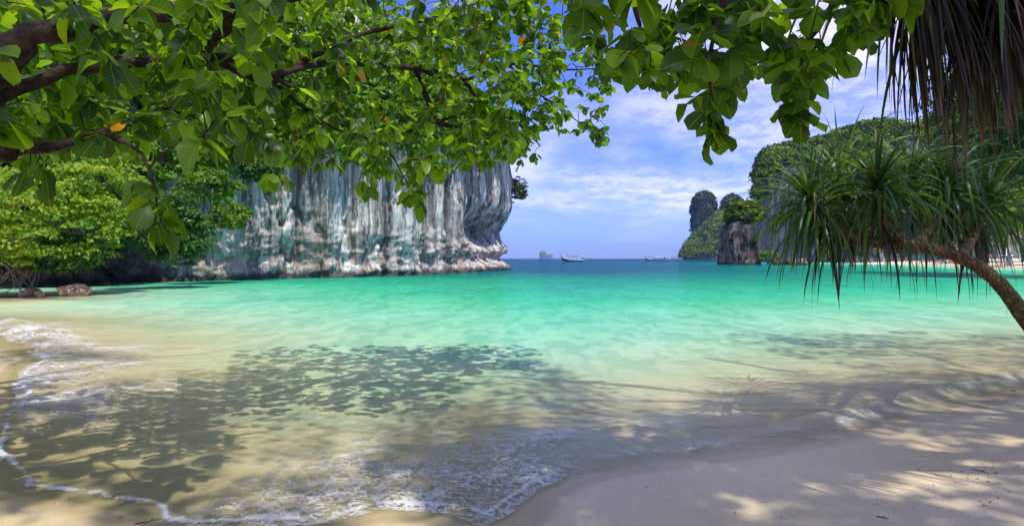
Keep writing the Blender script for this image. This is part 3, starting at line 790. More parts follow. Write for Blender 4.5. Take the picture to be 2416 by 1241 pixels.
bank('ledge_bush', 488, 445, 37, (1.9, 1.2, 1.0), 120, 0.42, 0.18, mat_bush_bright, 105, 'wide light green bush high on the cliff end under the canopy', tone=-0.1, dy=2.4)
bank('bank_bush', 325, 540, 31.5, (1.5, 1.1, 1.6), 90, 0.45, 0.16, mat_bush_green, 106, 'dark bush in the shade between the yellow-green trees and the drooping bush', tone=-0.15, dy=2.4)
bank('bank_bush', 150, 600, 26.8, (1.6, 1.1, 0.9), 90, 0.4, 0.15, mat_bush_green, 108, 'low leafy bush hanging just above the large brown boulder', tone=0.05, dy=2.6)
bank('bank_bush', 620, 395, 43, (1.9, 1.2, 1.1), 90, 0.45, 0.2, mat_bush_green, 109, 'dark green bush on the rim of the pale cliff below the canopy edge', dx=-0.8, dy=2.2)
bank('cliff_edge_bush', 1222, 450, 95, (1.5, 1.3, 2.1), 70, 0.5, 0.26, mat_hill_leaf, 107, 'small bush clinging to the seaward edge of the pale cliff', dx=-1.7, dy=1.0, dz=-0.6, per=45, tr=0.08)

# growth on the hillside above the cliff, seen through the canopy: one mass
g = np.random.default_rng(5)
Pc, Nc, Tc, Sz = [], [], [], []
iv = np.arange(NU)
ok_i = iv[(by < 97) & (bx > -46) & (iv < np.argmax(by > 96.9) if (by > 96.9).any() else True)]
wgt = 1.0 / by[ok_i] ** 0.35; wgt /= wgt.sum()
for k in range(740):
    i = int(g.choice(ok_i, p=wgt))
    if g.random() < 0.66:
        zt = np.interp(by[i], [28, 33, 37, 42, 46, 52, 58, 67, 80, 97], [3.2, 3.6, 5.2, 8.0, 9.2, 10.8, 12.4, 14.5, 16.5, 18.0])
        q = cliff_point(i, zt + (topz[i] - zt) * g.random() * 1.02) + np.array([nx[i], ny[i], 0.0]) * 0.2
    else:
        q_ = i * NV + int(NV * (FV + (1 - FV) * (g.random() ** 1.2) * 0.95))
        q = np.array([Xb[q_], Yb[q_], Zb[q_]]) + np.array([0, 0, 0.8])
    R = (0.8 + 1.0 * g.random()) * (0.75 + by[i] / 120)
    P, N_, tn = crown_pts(13, 22, (R, R, R * 0.85), 0.5 * R, 2000 + k, 0.6, -0.5)
    Pc.append(P + q); Nc.append(N_); Tc.append(np.clip(tn * 0.6 + 0.4 * g.random(), 0, 1))
    Sz.append(np.full(len(P), 0.19 + 0.006 * q[1]))
Pc = np.vstack(Pc); Nc = np.vstack(Nc); Tc = np.concatenate(Tc); Sz = np.concatenate(Sz)
V, F = leaf_quads(Pc, Nc, Sz, 55, 0.7)
mk('hillside_vegetation', V, F, mat_bush_bright, None, False, {'rnd': np.repeat(Tc * 0.9, 4)}, label='tangled sunlit greenery covering the hillside above the pale cliff', cat='vegetation', kind='stuff')

# bare roots at the far left, under the overhanging tree
rt = root('root_tangle', (at(40, 690, 26)[0], 26.5, 0.1), 'tangle of bare pale roots and branches at the far left bank', 'roots')
g = np.random.default_rng(9)
for k in range(26):
    mb = MB()
    a = at(-40 + g.random() * 150, 615 + 25 * g.random(), 26 + g.random() * 1.5)
    e = at(-30 + g.random() * 135, 668 + 34 * g.random(), 25.6 + g.random() * 1.2)
    mid = (a + e) / 2 + g.normal(size=3) * 0.22
    pts = spline([a, mid, e + g.normal(size=3) * 0.05], 9)
    pts[:, 2] = np.maximum(pts[:, 2], -0.1)
    mb.tube(local(pts, rt), np.linspace(0.028, 0.010, 9), 5)
    mb.build('root', mat_wood, rt, True)

# ------------------------------------------------------------------ trees round the far beach and the right shore
def shore_tree(px, top, bot, Y, half, mat, seed, label, group=None, n=170, leaf=0.5, tone=0.0, name='shore_tree', z0=0.8):
    R = half * Y / FPX
    zt = H_EYE + (PY0 - top) * Y / FPX; zb = H_EYE + (PY0 - bot) * Y / FPX
    X = (px - PX0) * Y / FPX
    return bush(name, (X, Y, (zt + zb) / 2), (R, R * 0.9, (zt - zb) / 2), n, 60, R * 0.26, leaf, mat, seed, label, 'tree', trunk_to=(X + 0.5, Y + 1.0, z0), trunk_r=0.25, group=group, tone=tone)
g = np.random.default_rng(3)
lab = 'green tree in the tree line behind the far beach'
for k in range(13):
    px = 1985 + 36 * k + g.normal() * 8
    Y = 245 - 8.5 * k + g.normal() * 5
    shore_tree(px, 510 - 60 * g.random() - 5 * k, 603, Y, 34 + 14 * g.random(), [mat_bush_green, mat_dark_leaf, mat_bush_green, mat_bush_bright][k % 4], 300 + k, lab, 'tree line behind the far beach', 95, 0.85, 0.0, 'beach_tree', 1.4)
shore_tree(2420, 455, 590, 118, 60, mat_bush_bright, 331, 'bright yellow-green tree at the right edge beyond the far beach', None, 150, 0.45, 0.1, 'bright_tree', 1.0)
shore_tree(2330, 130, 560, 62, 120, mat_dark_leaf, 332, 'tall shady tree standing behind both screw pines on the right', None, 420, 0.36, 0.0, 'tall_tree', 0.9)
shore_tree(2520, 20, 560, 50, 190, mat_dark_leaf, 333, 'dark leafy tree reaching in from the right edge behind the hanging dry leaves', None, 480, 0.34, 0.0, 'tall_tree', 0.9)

# ------------------------------------------------------------------ broad-leaved trees whose boughs frame the view
TT = np.array([0.0, 0.10, 0.13, 0.34, 0.60, 0.83, 0.95, 1.0])
WW = np.array([0.012, 0.012, 0.05, 0.24, 0.33, 0.27, 0.12, 0.01])
def leaf_template(cur, fold, wob, ws=1.0, holes=0):
    g = np.random.default_rng(int(abs(cur) * 1000 + fold * 77 + wob * 31))
    V = []
    for t_, w_ in zip(TT, WW * ws):
        for sx in (-1, 0, 1):
            ww = w_ * (1 + 0.12 * g.normal()) if 0.2 < t_ < 0.9 else w_
            V.append((sx * ww, t_, (-cur * t_ * t_) - fold * abs(sx) * w_ * -1 + 0.035 * wob * g.normal() * abs(sx) * (t_ > 0.2)))
    V = np.array(V)
    F = grid_faces(len(TT), 3)
    uv = np.stack([0.5 + V[:, 0] / 0.7, V[:, 1]], -1)
    return V, F, uv
TEMPL = [leaf_template(c_, f_, w_, s_) for c_, f_, w_, s_ in [(0.10, 0.25, 0.6, 1.0), (0.22, 0.35, 1.0, 1.1), (0.34, 0.18, 0.9, 0.95), (0.05, 0.45, 0.8, 1.15), (0.28, 0.55, 1.2, 0.9), (0.16, 0.1, 1.4, 1.05), (0.45, 0.4, 1.8, 0.8), (-0.08, 0.6, 1.0, 0.85), (0.30, -0.15, 1.6, 1.0)]]
LOWT = (np.array([(0, 0, 0), (-0.30, 0.5, 0.03), (0, 0.55, -0.03), (0.30, 0.5, 0.03), (0, 1, -0.18)]), np.array([[0, 2, 1], [0, 3, 2], [1, 2, 4], [2, 3, 4]]))
mat_leaf = leaf_mat('broad_leaf', [(0.0, (0.014, 0.042, 0.004)), (0.35, (0.030, 0.080, 0.006)), (0.72, (0.065, 0.145, 0.008)), (0.93, (0.13, 0.22, 0.012)), (0.965, (0.17, 0.16, 0.02)), (1.0, (0.22, 0.09, 0.02))], 0.55, 0.38, True, (4.6, 4.0, 0.8), 0.45)
mat_branch = bark_mat('branch_bark', (0.012, 0.008, 0.005), (0.055, 0.037, 0.026), 22, 1.0)

def frames(D, roll):
    up = np.array([0, 0, 1.0])
    D = D / np.linalg.norm(D, axis=1)[:, None]
    X = np.cross(D, up); X /= np.linalg.norm(X, axis=1)[:, None] + 1e-9
    Z = np.cross(X, D)
    c, s = np.cos(roll)[:, None], np.sin(roll)[:, None]
    return np.stack([X * c + Z * s, D, Z * c - X * s], -1)       # columns x, y, z
def bough_tree(name, label, trunk, limbs, clusters, over, seed, nparts=300):
    """trunk / limbs: lists of [(x,y,z,r)...] in world metres; clusters: (pos, leaf length, n, droop); over: leaf sprays above the frame"""
    g = np.random.default_rng(seed)
    o = root(name, trunk[0][:3], label, 'tree')
    nodes = []
    def limb(nm, pts, m=26, nseg=12):
        P = spline([p_[:3] for p_ in pts], m); r = np.interp(np.linspace(0, 1, m), np.linspace(0, 1, len(pts)), [p_[3] for p_ in pts])
        P[1:-1] += g.normal(size=(m - 2, 3)) * r[1:-1, None] * 0.22
        b = MB(); b.tube(local(P, o), r * (1 + 0.10 * g.normal(size=m)), nseg); b.build(nm, mat_branch, o, True)
        nodes.extend(P)
    limb('trunk', trunk, 30, 14)
    for L_ in limbs: limb('branch', L_)
    nd = np.array(nodes)
    allc = [(np.array(c_[0]), c_[1], c_[2], c_[3], 1) for c_ in clusters] + [(np.array(c_[0]), c_[1], c_[2], c_[3], 0) for c_ in over]
    C = np.array([c_[0] for c_ in allc])
    order = np.argsort([np.min(np.linalg.norm(nd - c_, axis=1)) for c_ in C])
    tw = MB(); buf = [n_ for n_ in nd]
    pos, dirs, lens, low = [], [], [], []
    arr = np.zeros((len(nd) + 3 * len(C), 3)); arr[:len(nd)] = nd; na = len(nd)
    for q in order:
        c_, ln, n_, dr, vis = allc[q]
        k = np.argmin(np.linalg.norm(arr[:na] - c_, axis=1)); a = arr[k]
        dd = np.linalg.norm(c_ - a)
        mid = (a + c_) / 2 + g.normal(size=3) * 0.10 * dd + np.array([0, 0, 0.06 * dd])
        pts = spline([a, mid, c_], 6)
        if dd > 0.03:
            tw.tube(local(pts, o), np.linspace(0.0035 + 0.006 * min(dd, 1.2), 0.0025, 6), 5 if vis else 3, cap=False)
        for j, ff in enumerate((2, 3, 4)):
            arr[na] = pts[ff]; na += 1
        tdir = c_ - a; tdir /= np.linalg.norm(tdir) + 1e-9
        az = g.random() * 6.28 + np.arange(n_) * 6.283 / n_ * (1 + 0.5 * (n_ > 6)) + g.normal(size=n_) * 0.3
        dn = dr + g.normal(size=n_) * 0.28
        d = np.stack([np.cos(az) * np.cos(dn), np.sin(az) * np.cos(dn), -np.sin(dn)], -1) + tdir * 0.35
        for j in range(n_):
            pos.append(c_ - tdir * g.random() * 0.5 * ln + (0 if vis else g.normal(size=3) * 0.16)); dirs.append(d[j]); lens.append(ln * (0.45 + 0.70 * g.random())); low.append(1 - vis)
    tw.build('twigs', mat_branch, o, True, kind='stuff')
    pos = np.array(pos); dirs = np.array(dirs); lens = np.array(lens); low = np.array(low)
    N = len(pos)
    Rm = frames(dirs, g.normal(size=N) * 0.45)
    rnd = np.clip(g.random(N) * 0.93, 0, 1); old = g.random(N) < 0.009; rnd[old] = 0.95 + 0.05 * g.random(old.sum())
    tid = g.integers(0, len(TEMPL), N)
    cen = pos + Rm[:, :, 1] * lens[:, None] * 0.5
    px = PX0 + FPX * cen[:, 0] / np.maximum(cen[:, 1], 0.3); py = PY0 - FPX * (cen[:, 2] - H_EYE) / np.maximum(cen[:, 1], 0.3)
    inf = (px > 5) & (px < 2411) & (py > 5) & (py < 1200) & (cen[:, 1] > 1.5) & (low == 0)
    # how openly a leaf shows: few leaves in front of it
    size = np.where(inf, lens / np.maximum(cen[:, 1], 1), 0)
    key = size * 1.0
    vi = np.where(inf)[0]
    for q in vi:
        front = vi[(np.abs(px[vi] - px[q]) < 26) & (np.abs(py[vi] - py[q]) < 26) & (cen[vi, 1] < cen[q, 1] - 0.02)]
        key[q] /= (1.0 + 0.9 * len(front))
    pick = np.argsort(-key)[:nparts]
    pick = pick[key[pick] > 0]
    ispart = np.zeros(N, bool); ispart[pick] = True
    # shared leaf meshes, six shapes in five tones
    cache = {}
    for q in pick:
        tone = min(int(rnd[q] * 8), 7); kk = (tid[q], tone)
        if kk not in cache:
            V, F, uv = TEMPL[tid[q]]
            cache[kk] = mesh_data('leaf', V, F, mat_leaf, True, {'rnd': np.full(len(V), (tone + 0.5) / 8 if tone < 7 else rnd[q])}, uv)
        lo = link('leaf', cache[kk], o)
        M = Matrix(((*(Rm[q, 0] * lens[q]), pos[q, 0] - o.location.x), (*(Rm[q, 1] * lens[q]), pos[q, 1] - o.location.y), (*(Rm[q, 2] * lens[q]), pos[q, 2] - o.location.z), (0, 0, 0, 1)))
        lo.matrix_local = M
    VV, FF, UU, AA = [], [], [], []; nn = 0
    for tpl in range(len(TEMPL)):
        V, F, uv = TEMPL[tpl]
        s = np.where((tid == tpl) & ~ispart & (low == 0))[0]
        if not len(s): continue
        W = pos[s][:, None] + np.einsum('nij,vj->nvi', Rm[s], V) * lens[s][:, None, None]
        VV.append(W.reshape(-1, 3)); FF.append((F[None] + (np.arange(len(s)) * len(V))[:, None, None]).reshape(-1, 4) + nn); nn += W.size // 3
        UU.append(np.tile(uv, (len(s), 1))); AA.append(np.repeat(rnd[s], len(V)))
    mk('foliage', local(np.vstack(VV), o), np.vstack(FF), mat_leaf, o, True, {'rnd': np.concatenate(AA)}, np.vstack(UU), kind='stuff')
    s = np.where(low == 1)[0]
    if len(s):
        V, F = LOWT
        W = pos[s][:, None] + np.einsum('nij,vj->nvi', Rm[s], V) * lens[s][:, None, None]
        uv = np.tile(np.stack([0.5 + V[:, 0] / 0.7, V[:, 1]], -1), (len(s), 1))
        mk('upper_foliage', local(W.reshape(-1, 3), o), (F[None] + (np.arange(len(s)) * len(V))[:, None, None]).reshape(-1, 3), mat_leaf, o, True, {'rnd': np.repeat(rnd[s], len(V))}, uv, kind='stuff')
    return o
def L(*pts):       # limb through photo pixels: (px, py, distance, radius)
    return [tuple(at(a, b, Y)) + (r,) for a, b, Y, r in pts]

# lower edge of the canopy in the picture
EDGE1 = [(-150, 385), (40, 395), (200, 380), (300, 395), (420, 380), (520, 395), (620, 405), (700, 425), (780, 420), (850, 452), (930, 462), (985, 490), (1040, 445), (1100, 425), (1190, 408), (1245, 372), (1285, 320), (1380, 330), (1440, 340), (1446, 215)]
e1x, e1y = zip(*EDGE1)
g = np.random.default_rng(77)
clusters = []
def fill(n, x0, x1, y0, ymarg, Yr, ln, dens=None):
    k = 0; tries = 0
    while k < n and tries < n * 20:
        tries += 1
        px = x0 + (x1 - x0) * g.random()
        yb = np.interp(px, e1x, e1y) - ymarg
        py = y0 + (yb - y0) * g.random() ** 0.85
        Yd = Yr[0] + (Yr[1] - Yr[0]) * g.random()
        if dens is not None and g.random() > dens(px, py): continue
        clusters.append((at(px, py, Yd), ln * (0.8 + 0.4 * g.random()), int(g.integers(5, 9)), 0.45 + 0.25 * g.random())); k += 1
fill(30, -130, 640, -60, 60, (3.4, 4.0), 0.20)
fill(210, -150, 660, -60, 45, (4.1, 5.6), 0.19)
fill(110, -120, 720, 40, 40, (5.4, 6.8), 0.20)
fill(340, 480, 1230, -60, 40, (5.4, 7.4), 0.16)
fill(320, 620, 1330, 10, 28, (7.2, 9.4), 0.15)
fill(250, 960, 1440, 10, 20, (7.6, 9.6), 0.138, lambda x, y: 1.0 if y > 60 else 0.5)
fill(95, 820, 1360, -80, 330, (6.2, 9.0), 0.16)
for px, py, Y in [(345, 420, 3.7), (370, 455, 3.7), (350, 480, 3.65), (385, 500, 3.65), (372, 535, 3.6), (60, 405, 4.2), (110, 420, 4.0), (985, 480, 6.2), (975, 455, 6.2), (1415, 335, 8.2), (1425, 325, 8.3), (1400, 318, 8.3), (850, 445, 6.0), (1260, 370, 8.2), (1230, 385, 8.0), (630, 415, 5.5), (680, 425, 5.6)]:
    clusters.append((at(px, py, Y), 0.20 if Y < 7 else 0.15, 5, 0.8))
# openings in the crowns through which the sun reaches the ground at (x, y), radius r
GAPS = [(2.3, 8.6, 1.5), (-3.4, 7.1, 0.8), (-2.4, 7.6, 0.6), (0.05, 4.6, 0.22), (1.5, 3.9, 0.13), (3.0, 4.4, 0.2), (-3.0, 3.7, 0.3), (-0.7, 3.65, 0.22), (-6.5, 8.3, 1.2), (-4.2, 5.6, 0.25), (4.1, 3.95, 0.22), (-1.0, 8.6, 0.3), (3.9, 4.3, 0.12)]
g9 = np.random.default_rng(99)
GAPS += [(-5 + 12 * g9.random(), 3.4 + 6 * g9.random() ** 1.5, 0.06 + 0.14 * g9.random()) for _ in range(26)]
def crown_gap(X, Y, z):
    gx_, gy_ = X - SUN.x / SUN.z * z, Y - SUN.y / SUN.z * z
    return any((gx_ - a_) ** 2 + ((gy_ - b_) / 1.2) ** 2 < (r_ + 0.12) ** 2 for a_, b_, r_ in GAPS)
def overhead(n, x0, x1, y0, y1, zlo, zhi, ln, nl, thr, sd):
    """leaf sprays high in the crown, above the frame, laid out by the ground they shade"""
    out = []
    for k in range(n):
        gx_, gy_ = x0 + (x1 - x0) * g.random(), y0 + (y1 - y0) * g.random()
        z = zlo + (zhi - zlo) * g.random()
        X, Y = gx_ + SUN.x / SUN.z * z, gy_ + SUN.y / SUN.z * z
        if z < H_EYE + 0.44 * Y + 0.8: continue
        edge_n = fbm(np.array([[gx_ * 0.45, gy_ * 0.45, sd]]), 3, 15)[0]
        if edge_n < thr or gy_ > y1 - 1.5 + 1.6 * edge_n * 2: continue
        if crown_gap(X, Y, z): continue
        if -6.0 < gx_ < 0.5 and (gy_ > 6.8 and g.random() < 0.8 or gx_ < -1.2 and gy_ > 4.4 and g.random() < 0.65): continue
        out.append((np.array([X, Y, z]), ln * (0.8 + 0.4 * g.random()), nl, 0.3))
    return out
over = overhead(1900, -9.0, 1.0, 2.2, 11.8, 10.0, 16.0, 0.17, 13, -0.60, 3.0)
T1_trunk = [(-6.6, 3.0, 0.05, 0.36), (-6.5, 3.05, 1.2, 0.32), (-6.2, 3.2, 2.4, 0.29), (-5.6, 3.1, 3.9, 0.25), (-4.8, 2.8, 6.0, 0.20), (-3.6, 2.2, 9.4, 0.15), (-2.4, 1.6, 13.6, 0.05)]
T1 = [
    [(-6.3, 3.15, 2.1, 0.16)] + L((-180, 210, 3.6, 0.125), (0, 130, 3.6, 0.095), (120, 82, 3.7, 0.068), (300, 38, 3.9, 0.05), (560, 24, 4.4, 0.045), (820, -30, 5.0, 0.02)),
    [(-6.3, 3.15, 1.9, 0.12)] + L((-150, 290, 3.7, 0.06), (0, 225, 3.9, 0.05), (200, 160, 4.2, 0.042), (430, 142, 4.6, 0.036), (560, 140, 5.0, 0.036), (640, 178, 5.3, 0.026), (700, 215, 5.6, 0.012)),
    [(-6.35, 3.1, 1.7, 0.10)] + L((-120, 375, 3.6, 0.05), (0, 360, 3.8, 0.042), (130, 345, 4.0, 0.032), (230, 318, 4.2, 0.026), (380, 262, 4.5, 0.018), (430, 270, 4.7, 0.008)),
    L((560, 24, 4.4, 0.045), (530, 70, 4.5, 0.036), (490, 118, 4.6, 0.03)),
    L((480, 130, 4.8, 0.04), (640, 190, 5.6, 0.035), (760, 120, 6.0, 0.028), (900, 70, 6.6, 0.022), (1100, 40, 7.6, 0.02), (1300, 60, 8.6, 0.012)),
    L((640, 178, 5.3, 0.026), (800, 150, 6.2, 0.03), (980, 165, 7.2, 0.03), (1090, 190, 7.8, 0.026), (1200, 152, 8.3, 0.018), (1330, 165, 8.6, 0.014), (1440, 160, 8.8, 0.006)),
    L((980, 165, 7.2, 0.03), (1010, 240, 7.3, 0.04), (1030, 288, 7.3, 0.03), (1110, 308, 7.6, 0.02), (1180, 350, 7.9, 0.010)),
    L((1090, 190, 7.8, 0.026), (1150, 256, 8.0, 0.024), (1215, 285, 8.1, 0.018), (1275, 345, 8.2, 0.008)),
    L((1030, 288, 7.3, 0.024), (1070, 275, 7.5, 0.018), (1105, 262, 7.7, 0.008)),
    L((1200, 152, 8.3, 0.016), (1260, 215, 8.5, 0.014), (1330, 260, 8.7, 0.010), (1400, 320, 8.5, 0.005)),
    L((640, 190, 5.6, 0.02), (780, 300, 6.2, 0.015), (900, 340, 6.6, 0.012), (960, 430, 6.4, 0.006)),
    L((250, 318, 4.2, 0.016), (330, 360, 3.9, 0.012), (360, 430, 3.75, 0.008), (378, 520, 3.65, 0.004)),
    [(-4.8, 2.8, 6.0, 0.14), (-2.8, 3.4, 9.0, 0.10), (-0.6, 3.6, 11.6, 0.07), (1.6, 3.6, 13.2, 0.03)],
    [(-3.6, 2.2, 9.4, 0.10), (-1.2, 0.8, 12.0, 0.07), (1.4, 0.0, 13.6, 0.03)],
    [(-5.2, 3.0, 5.0, 0.12), (-4.4, 4.6, 8.4, 0.08), (-3.0, 5.6, 11.4, 0.05), (-1.4, 6.2, 13.2, 0.02)],
    [(-4.8, 2.8, 6.0, 0.10), (-5.4, 3.6, 9.6, 0.07), (-5.6, 4.2, 12.4, 0.03)],
]
bough_tree('broadleaf_tree', 'broad-leaved tree with thick dark boughs reaching in from the left over the beach', T1_trunk, T1, clusters, over, 5)

# second broad-leaved tree: dark sprays hanging from above, right of centre
clusters = []
e2 = [(1340, 120), (1400, 150), (1440, 190), (1500, 215), (1555, 225), (1600, 215), (1640, 250), (1690, 255), (1735, 225), (1750, 120), (1795, 100), (1820, 180), (1880, 220), (1930, 190), (1990, 160), (2035, 120), (2080, 70), (2120, 40)]
e2x, e2y = zip(*e2)
k = 0
while k < 175:
    px = 1350 + 760 * g.random(); yb = np.interp(px, e2x, e2y) - 30
    py = -90 + (yb + 90) * g.random() ** 0.8
    if 1340 < px < 1420 and -20 < py < 40 and g.random() < 0.7: continue
    if 1900 < px < 1985 and 5 < py < 70: continue
    if 1755 < px < 1800 and py > 80: continue
    Yd = 3.2 + 1.6 * g.random()
    clusters.append((at(px, py, Yd), 0.185 * (0.8 + 0.4 * g.random()), int(g.integers(5, 8)), 0.55)); k += 1
for px, py, Y in [(1660, 262, 3.5), (1690, 290, 3.5), (1680, 318, 3.45), (1700, 270, 3.5), (1870, 200, 3.4), (1885, 235, 3.4), (1875, 262, 3.4), (1890, 285, 3.35), (1640, 230, 3.6), (1720, 210, 3.6), (1855, 150, 3.4), (1900, 170, 3.4)]:
    clusters.append((at(px, py, Y), 0.17, 6, 0.85))
over = overhead(420, -0.6, 2.4, 3.9, 6.4, 8.0, 13.0, 0.18, 13, -1.0, 2.0) + overhead(800, 0.8, 7.0, 2.6, 6.2, 9.0, 15.0, 0.17, 13, -1.0, 4.0) + overhead(2000, -0.5, 9.5, 2.2, 11.0, 10.0, 16.0, 0.17, 13, -0.60, 8.0) + overhead(420, 4.5, 12.0, 9.5, 15.0, 11.0, 16.0, 0.17, 13, -0.25, 5.0)  # includes unseen sprays added to shade the hanging leaves and near sand
T2_trunk = [(9.6, 1.0, 0.35, 0.34), (9.4, 1.2, 1.8, 0.30), (8.8, 1.7, 3.4, 0.27), (8.0, 2.2, 5.4, 0.22), (7.4, 2.2, 9.0, 0.16), (6.6, 1.6, 13.6, 0.05)]
T2 = [
    [(8.8, 1.7, 3.4, 0.14), (5.8, 2.8, 4.1, 0.10), (3.2, 3.4, 4.0, 0.07), (1.6, 3.7, 3.7, 0.045), (0.6, 3.9, 3.5, 0.02)],
    L((2060, -160, 3.7, 0.03), (1965, 5, 3.7, 0.017), (1935, 60, 3.65, 0.012), (1895, 130, 3.5, 0.008), (1885, 240, 3.4, 0.004)),
    L((1720, -150, 3.8, 0.03), (1700, 30, 3.75, 0.016), (1672, 150, 3.6, 0.010), (1690, 290, 3.5, 0.004)),
    L((1480, -130, 4.0, 0.026), (1500, 30, 4.0, 0.016), (1540, 130, 4.0, 0.009), (1545, 200, 3.9, 0.004)),
    [(8.0, 2.2, 5.4, 0.14), (6.2, 3.2, 8.8, 0.10), (4.4, 3.8, 11.6, 0.06), (2.6, 4.0, 13.2, 0.03)],
    [(7.4, 2.2, 9.0, 0.11), (5.6, 0.6, 11.8, 0.07), (3.6, -0.4, 13.4, 0.03)],
    [(8.0, 2.2, 5.4, 0.13), (8.8, 4.4, 8.6, 0.09), (9.8, 6.4, 11.4, 0.06), (10.6, 8.4, 13.0, 0.03)],
    [(7.6, 2.4, 6.6, 0.10), (7.0, 4.4, 9.4, 0.07), (6.4, 5.6, 12.6, 0.03)],
]
bough_tree('broadleaf_tree', 'broad-leaved tree whose dark leaf sprays hang down from above right of centre', T2_trunk, T2, clusters, over, 6)

# ------------------------------------------------------------------ screw pines
def strap_mat(name, stops, trans):
    t = NT(name)
    r = t.attr('rnd')
    col = t.ramp(r, stops)
    uv = t.n('ShaderNodeUVMap').outputs[0]
    fib = t.noise(t.mapv(uv, (26, 1.5, 1)), 1.0, 3, 0.6)
    col = t.mix(t.range(fib, 0.35, 0.7), t.mix(1.0, col, rgb(0.65, 0.65, 0.6), 'MULTIPLY'), col)
    sy = t.n('ShaderNodeSeparateXYZ', {0: uv}).outputs[1]
    col = t.mix(t.math('MULTIPLY', t.range(sy, 0.82, 1.0), 0.6), col, rgb(0.20, 0.13, 0.05))
    p = t.pbr(col, 0.38, 0.5, t.bump(fib, 0.3, 0.003))
    tr = t.n('ShaderNodeBsdfTranslucent', {'Color': t.mix(1.0, col, rgb(1.7, 1.7, 0.8), 'MULTIPLY')}).outputs[0]
    return t.done(t.n('ShaderNodeMixShader', {0: trans, 1: p, 2: tr}).outputs[0])
mat_strap = strap_mat('screw_pine_leaf', [(0.0, (0.018, 0.045, 0.012)), (0.4, (0.04, 0.10, 0.02)), (0.8, (0.09, 0.19, 0.03)), (0.96, (0.18, 0.28, 0.05)), (1.0, (0.34, 0.26, 0.10))], 0.38)
mat_dry = strap_mat('dry_screw_pine_leaf', [(0.0, (0.008, 0.006, 0.003)), (0.5, (0.020, 0.013, 0.006)), (0.80, (0.048, 0.030, 0.013)), (0.92, (0.12, 0.075, 0.035)), (1.0, (0.04, 0.075, 0.012))], 0.25)
t = NT('screw_pine_bark')
p = t.pos()
n1 = t.noise(p, 24.0, 4, 0.7); n2 = t.noise(p, 70.0, 3, 0.6)
vo = t.n('ShaderNodeTexVoronoi', {'Vector': p, 'Scale': 46.0}).outputs['Distance']
col = t.mix(t.range(n1, 0.3, 0.7), rgb(0.085, 0.055, 0.035), rgb(0.24, 0.165, 0.10))
col = t.mix(t.math('MULTIPLY', t.range(t.noise(p, 3.0, 4), 0.45, 0.65), 0.55), col, rgb(0.17, 0.15, 0.05))
col = t.mix(t.range(vo, 0.15, 0.5), t.mix(1.0, col, rgb(1.5, 1.4, 1.3), 'MULTIPLY'), t.mix(1.0, col, rgb(0.45, 0.42, 0.4), 'MULTIPLY'))
mat_pbark = t.done(t.pbr(col, 0.85, 0.2, t.bump(t.math('ADD', t.math('MULTIPLY', vo, -1.0), n2), 0.8, 0.012)))

NSEG = 11
def strap(p0, d0, ln, w, grav, g, kink=0.0):
    """one long strap leaf: starts at p0 along d0, bends down under its weight"""
    P = [np.array(p0, float)]; d = np.array(d0, float); d /= np.linalg.norm(d)
    st = ln / NSEG
    kp = g.integers(3, 8) if g.random() < kink else -1
    sway = g.normal(size=3) * 0.05
    for k in range(NSEG):
        d = d + np.array([0, 0, -1.0]) * grav * (0.35 + 1.6 * k / NSEG) / NSEG * 2.2 + sway / NSEG * 2
        if k == kp: d = d * np.array([.35, .35, 1]) + np.array([0, 0, -1.1])
        d /= np.linalg.norm(d)
        P.append(P[-1] + d * st)
    P = np.array(P)
    T = np.gradient(P, axis=0); T /= np.linalg.norm(T, axis=1)[:, None]
    hz = np.array([d0[0], d0[1], 0.0]); 
    if np.linalg.norm(hz) < 0.05: hz = g.normal(size=3) * np.array([1, 1, 0])
    S = np.cross(hz / np.linalg.norm(hz), [0, 0, 1.0]); 
    S = S - T * (T @ S)[:, None]; S /= np.linalg.norm(S, axis=1)[:, None] + 1e-9
    tw = np.linspace(0, g.normal() * 0.9, NSEG + 1)
    Nn = np.cross(S, T)
    S2 = S * np.cos(tw)[:, None] + Nn * np.sin(tw)[:, None]; N2 = Nn * np.cos(tw)[:, None] - S * np.sin(tw)[:, None]
    u = np.linspace(0, 1, NSEG + 1)
    ww = w * np.interp(u, [0, .08, .45, .8, 1], [0.8, 1.0, 0.9, 0.5, 0.03]) / 2
    V = np.stack([P - S2 * ww[:, None] + N2 * ww[:, None] * 0.45, P, P + S2 * ww[:, None] + N2 * ww[:, None] * 0.45], 1).reshape(-1, 3)
    uv = np.stack([np.tile([0, .5, 1], NSEG + 1), np.repeat(u, 3)], -1)
    return V, uv
SF = grid_faces(NSEG + 1, 3)
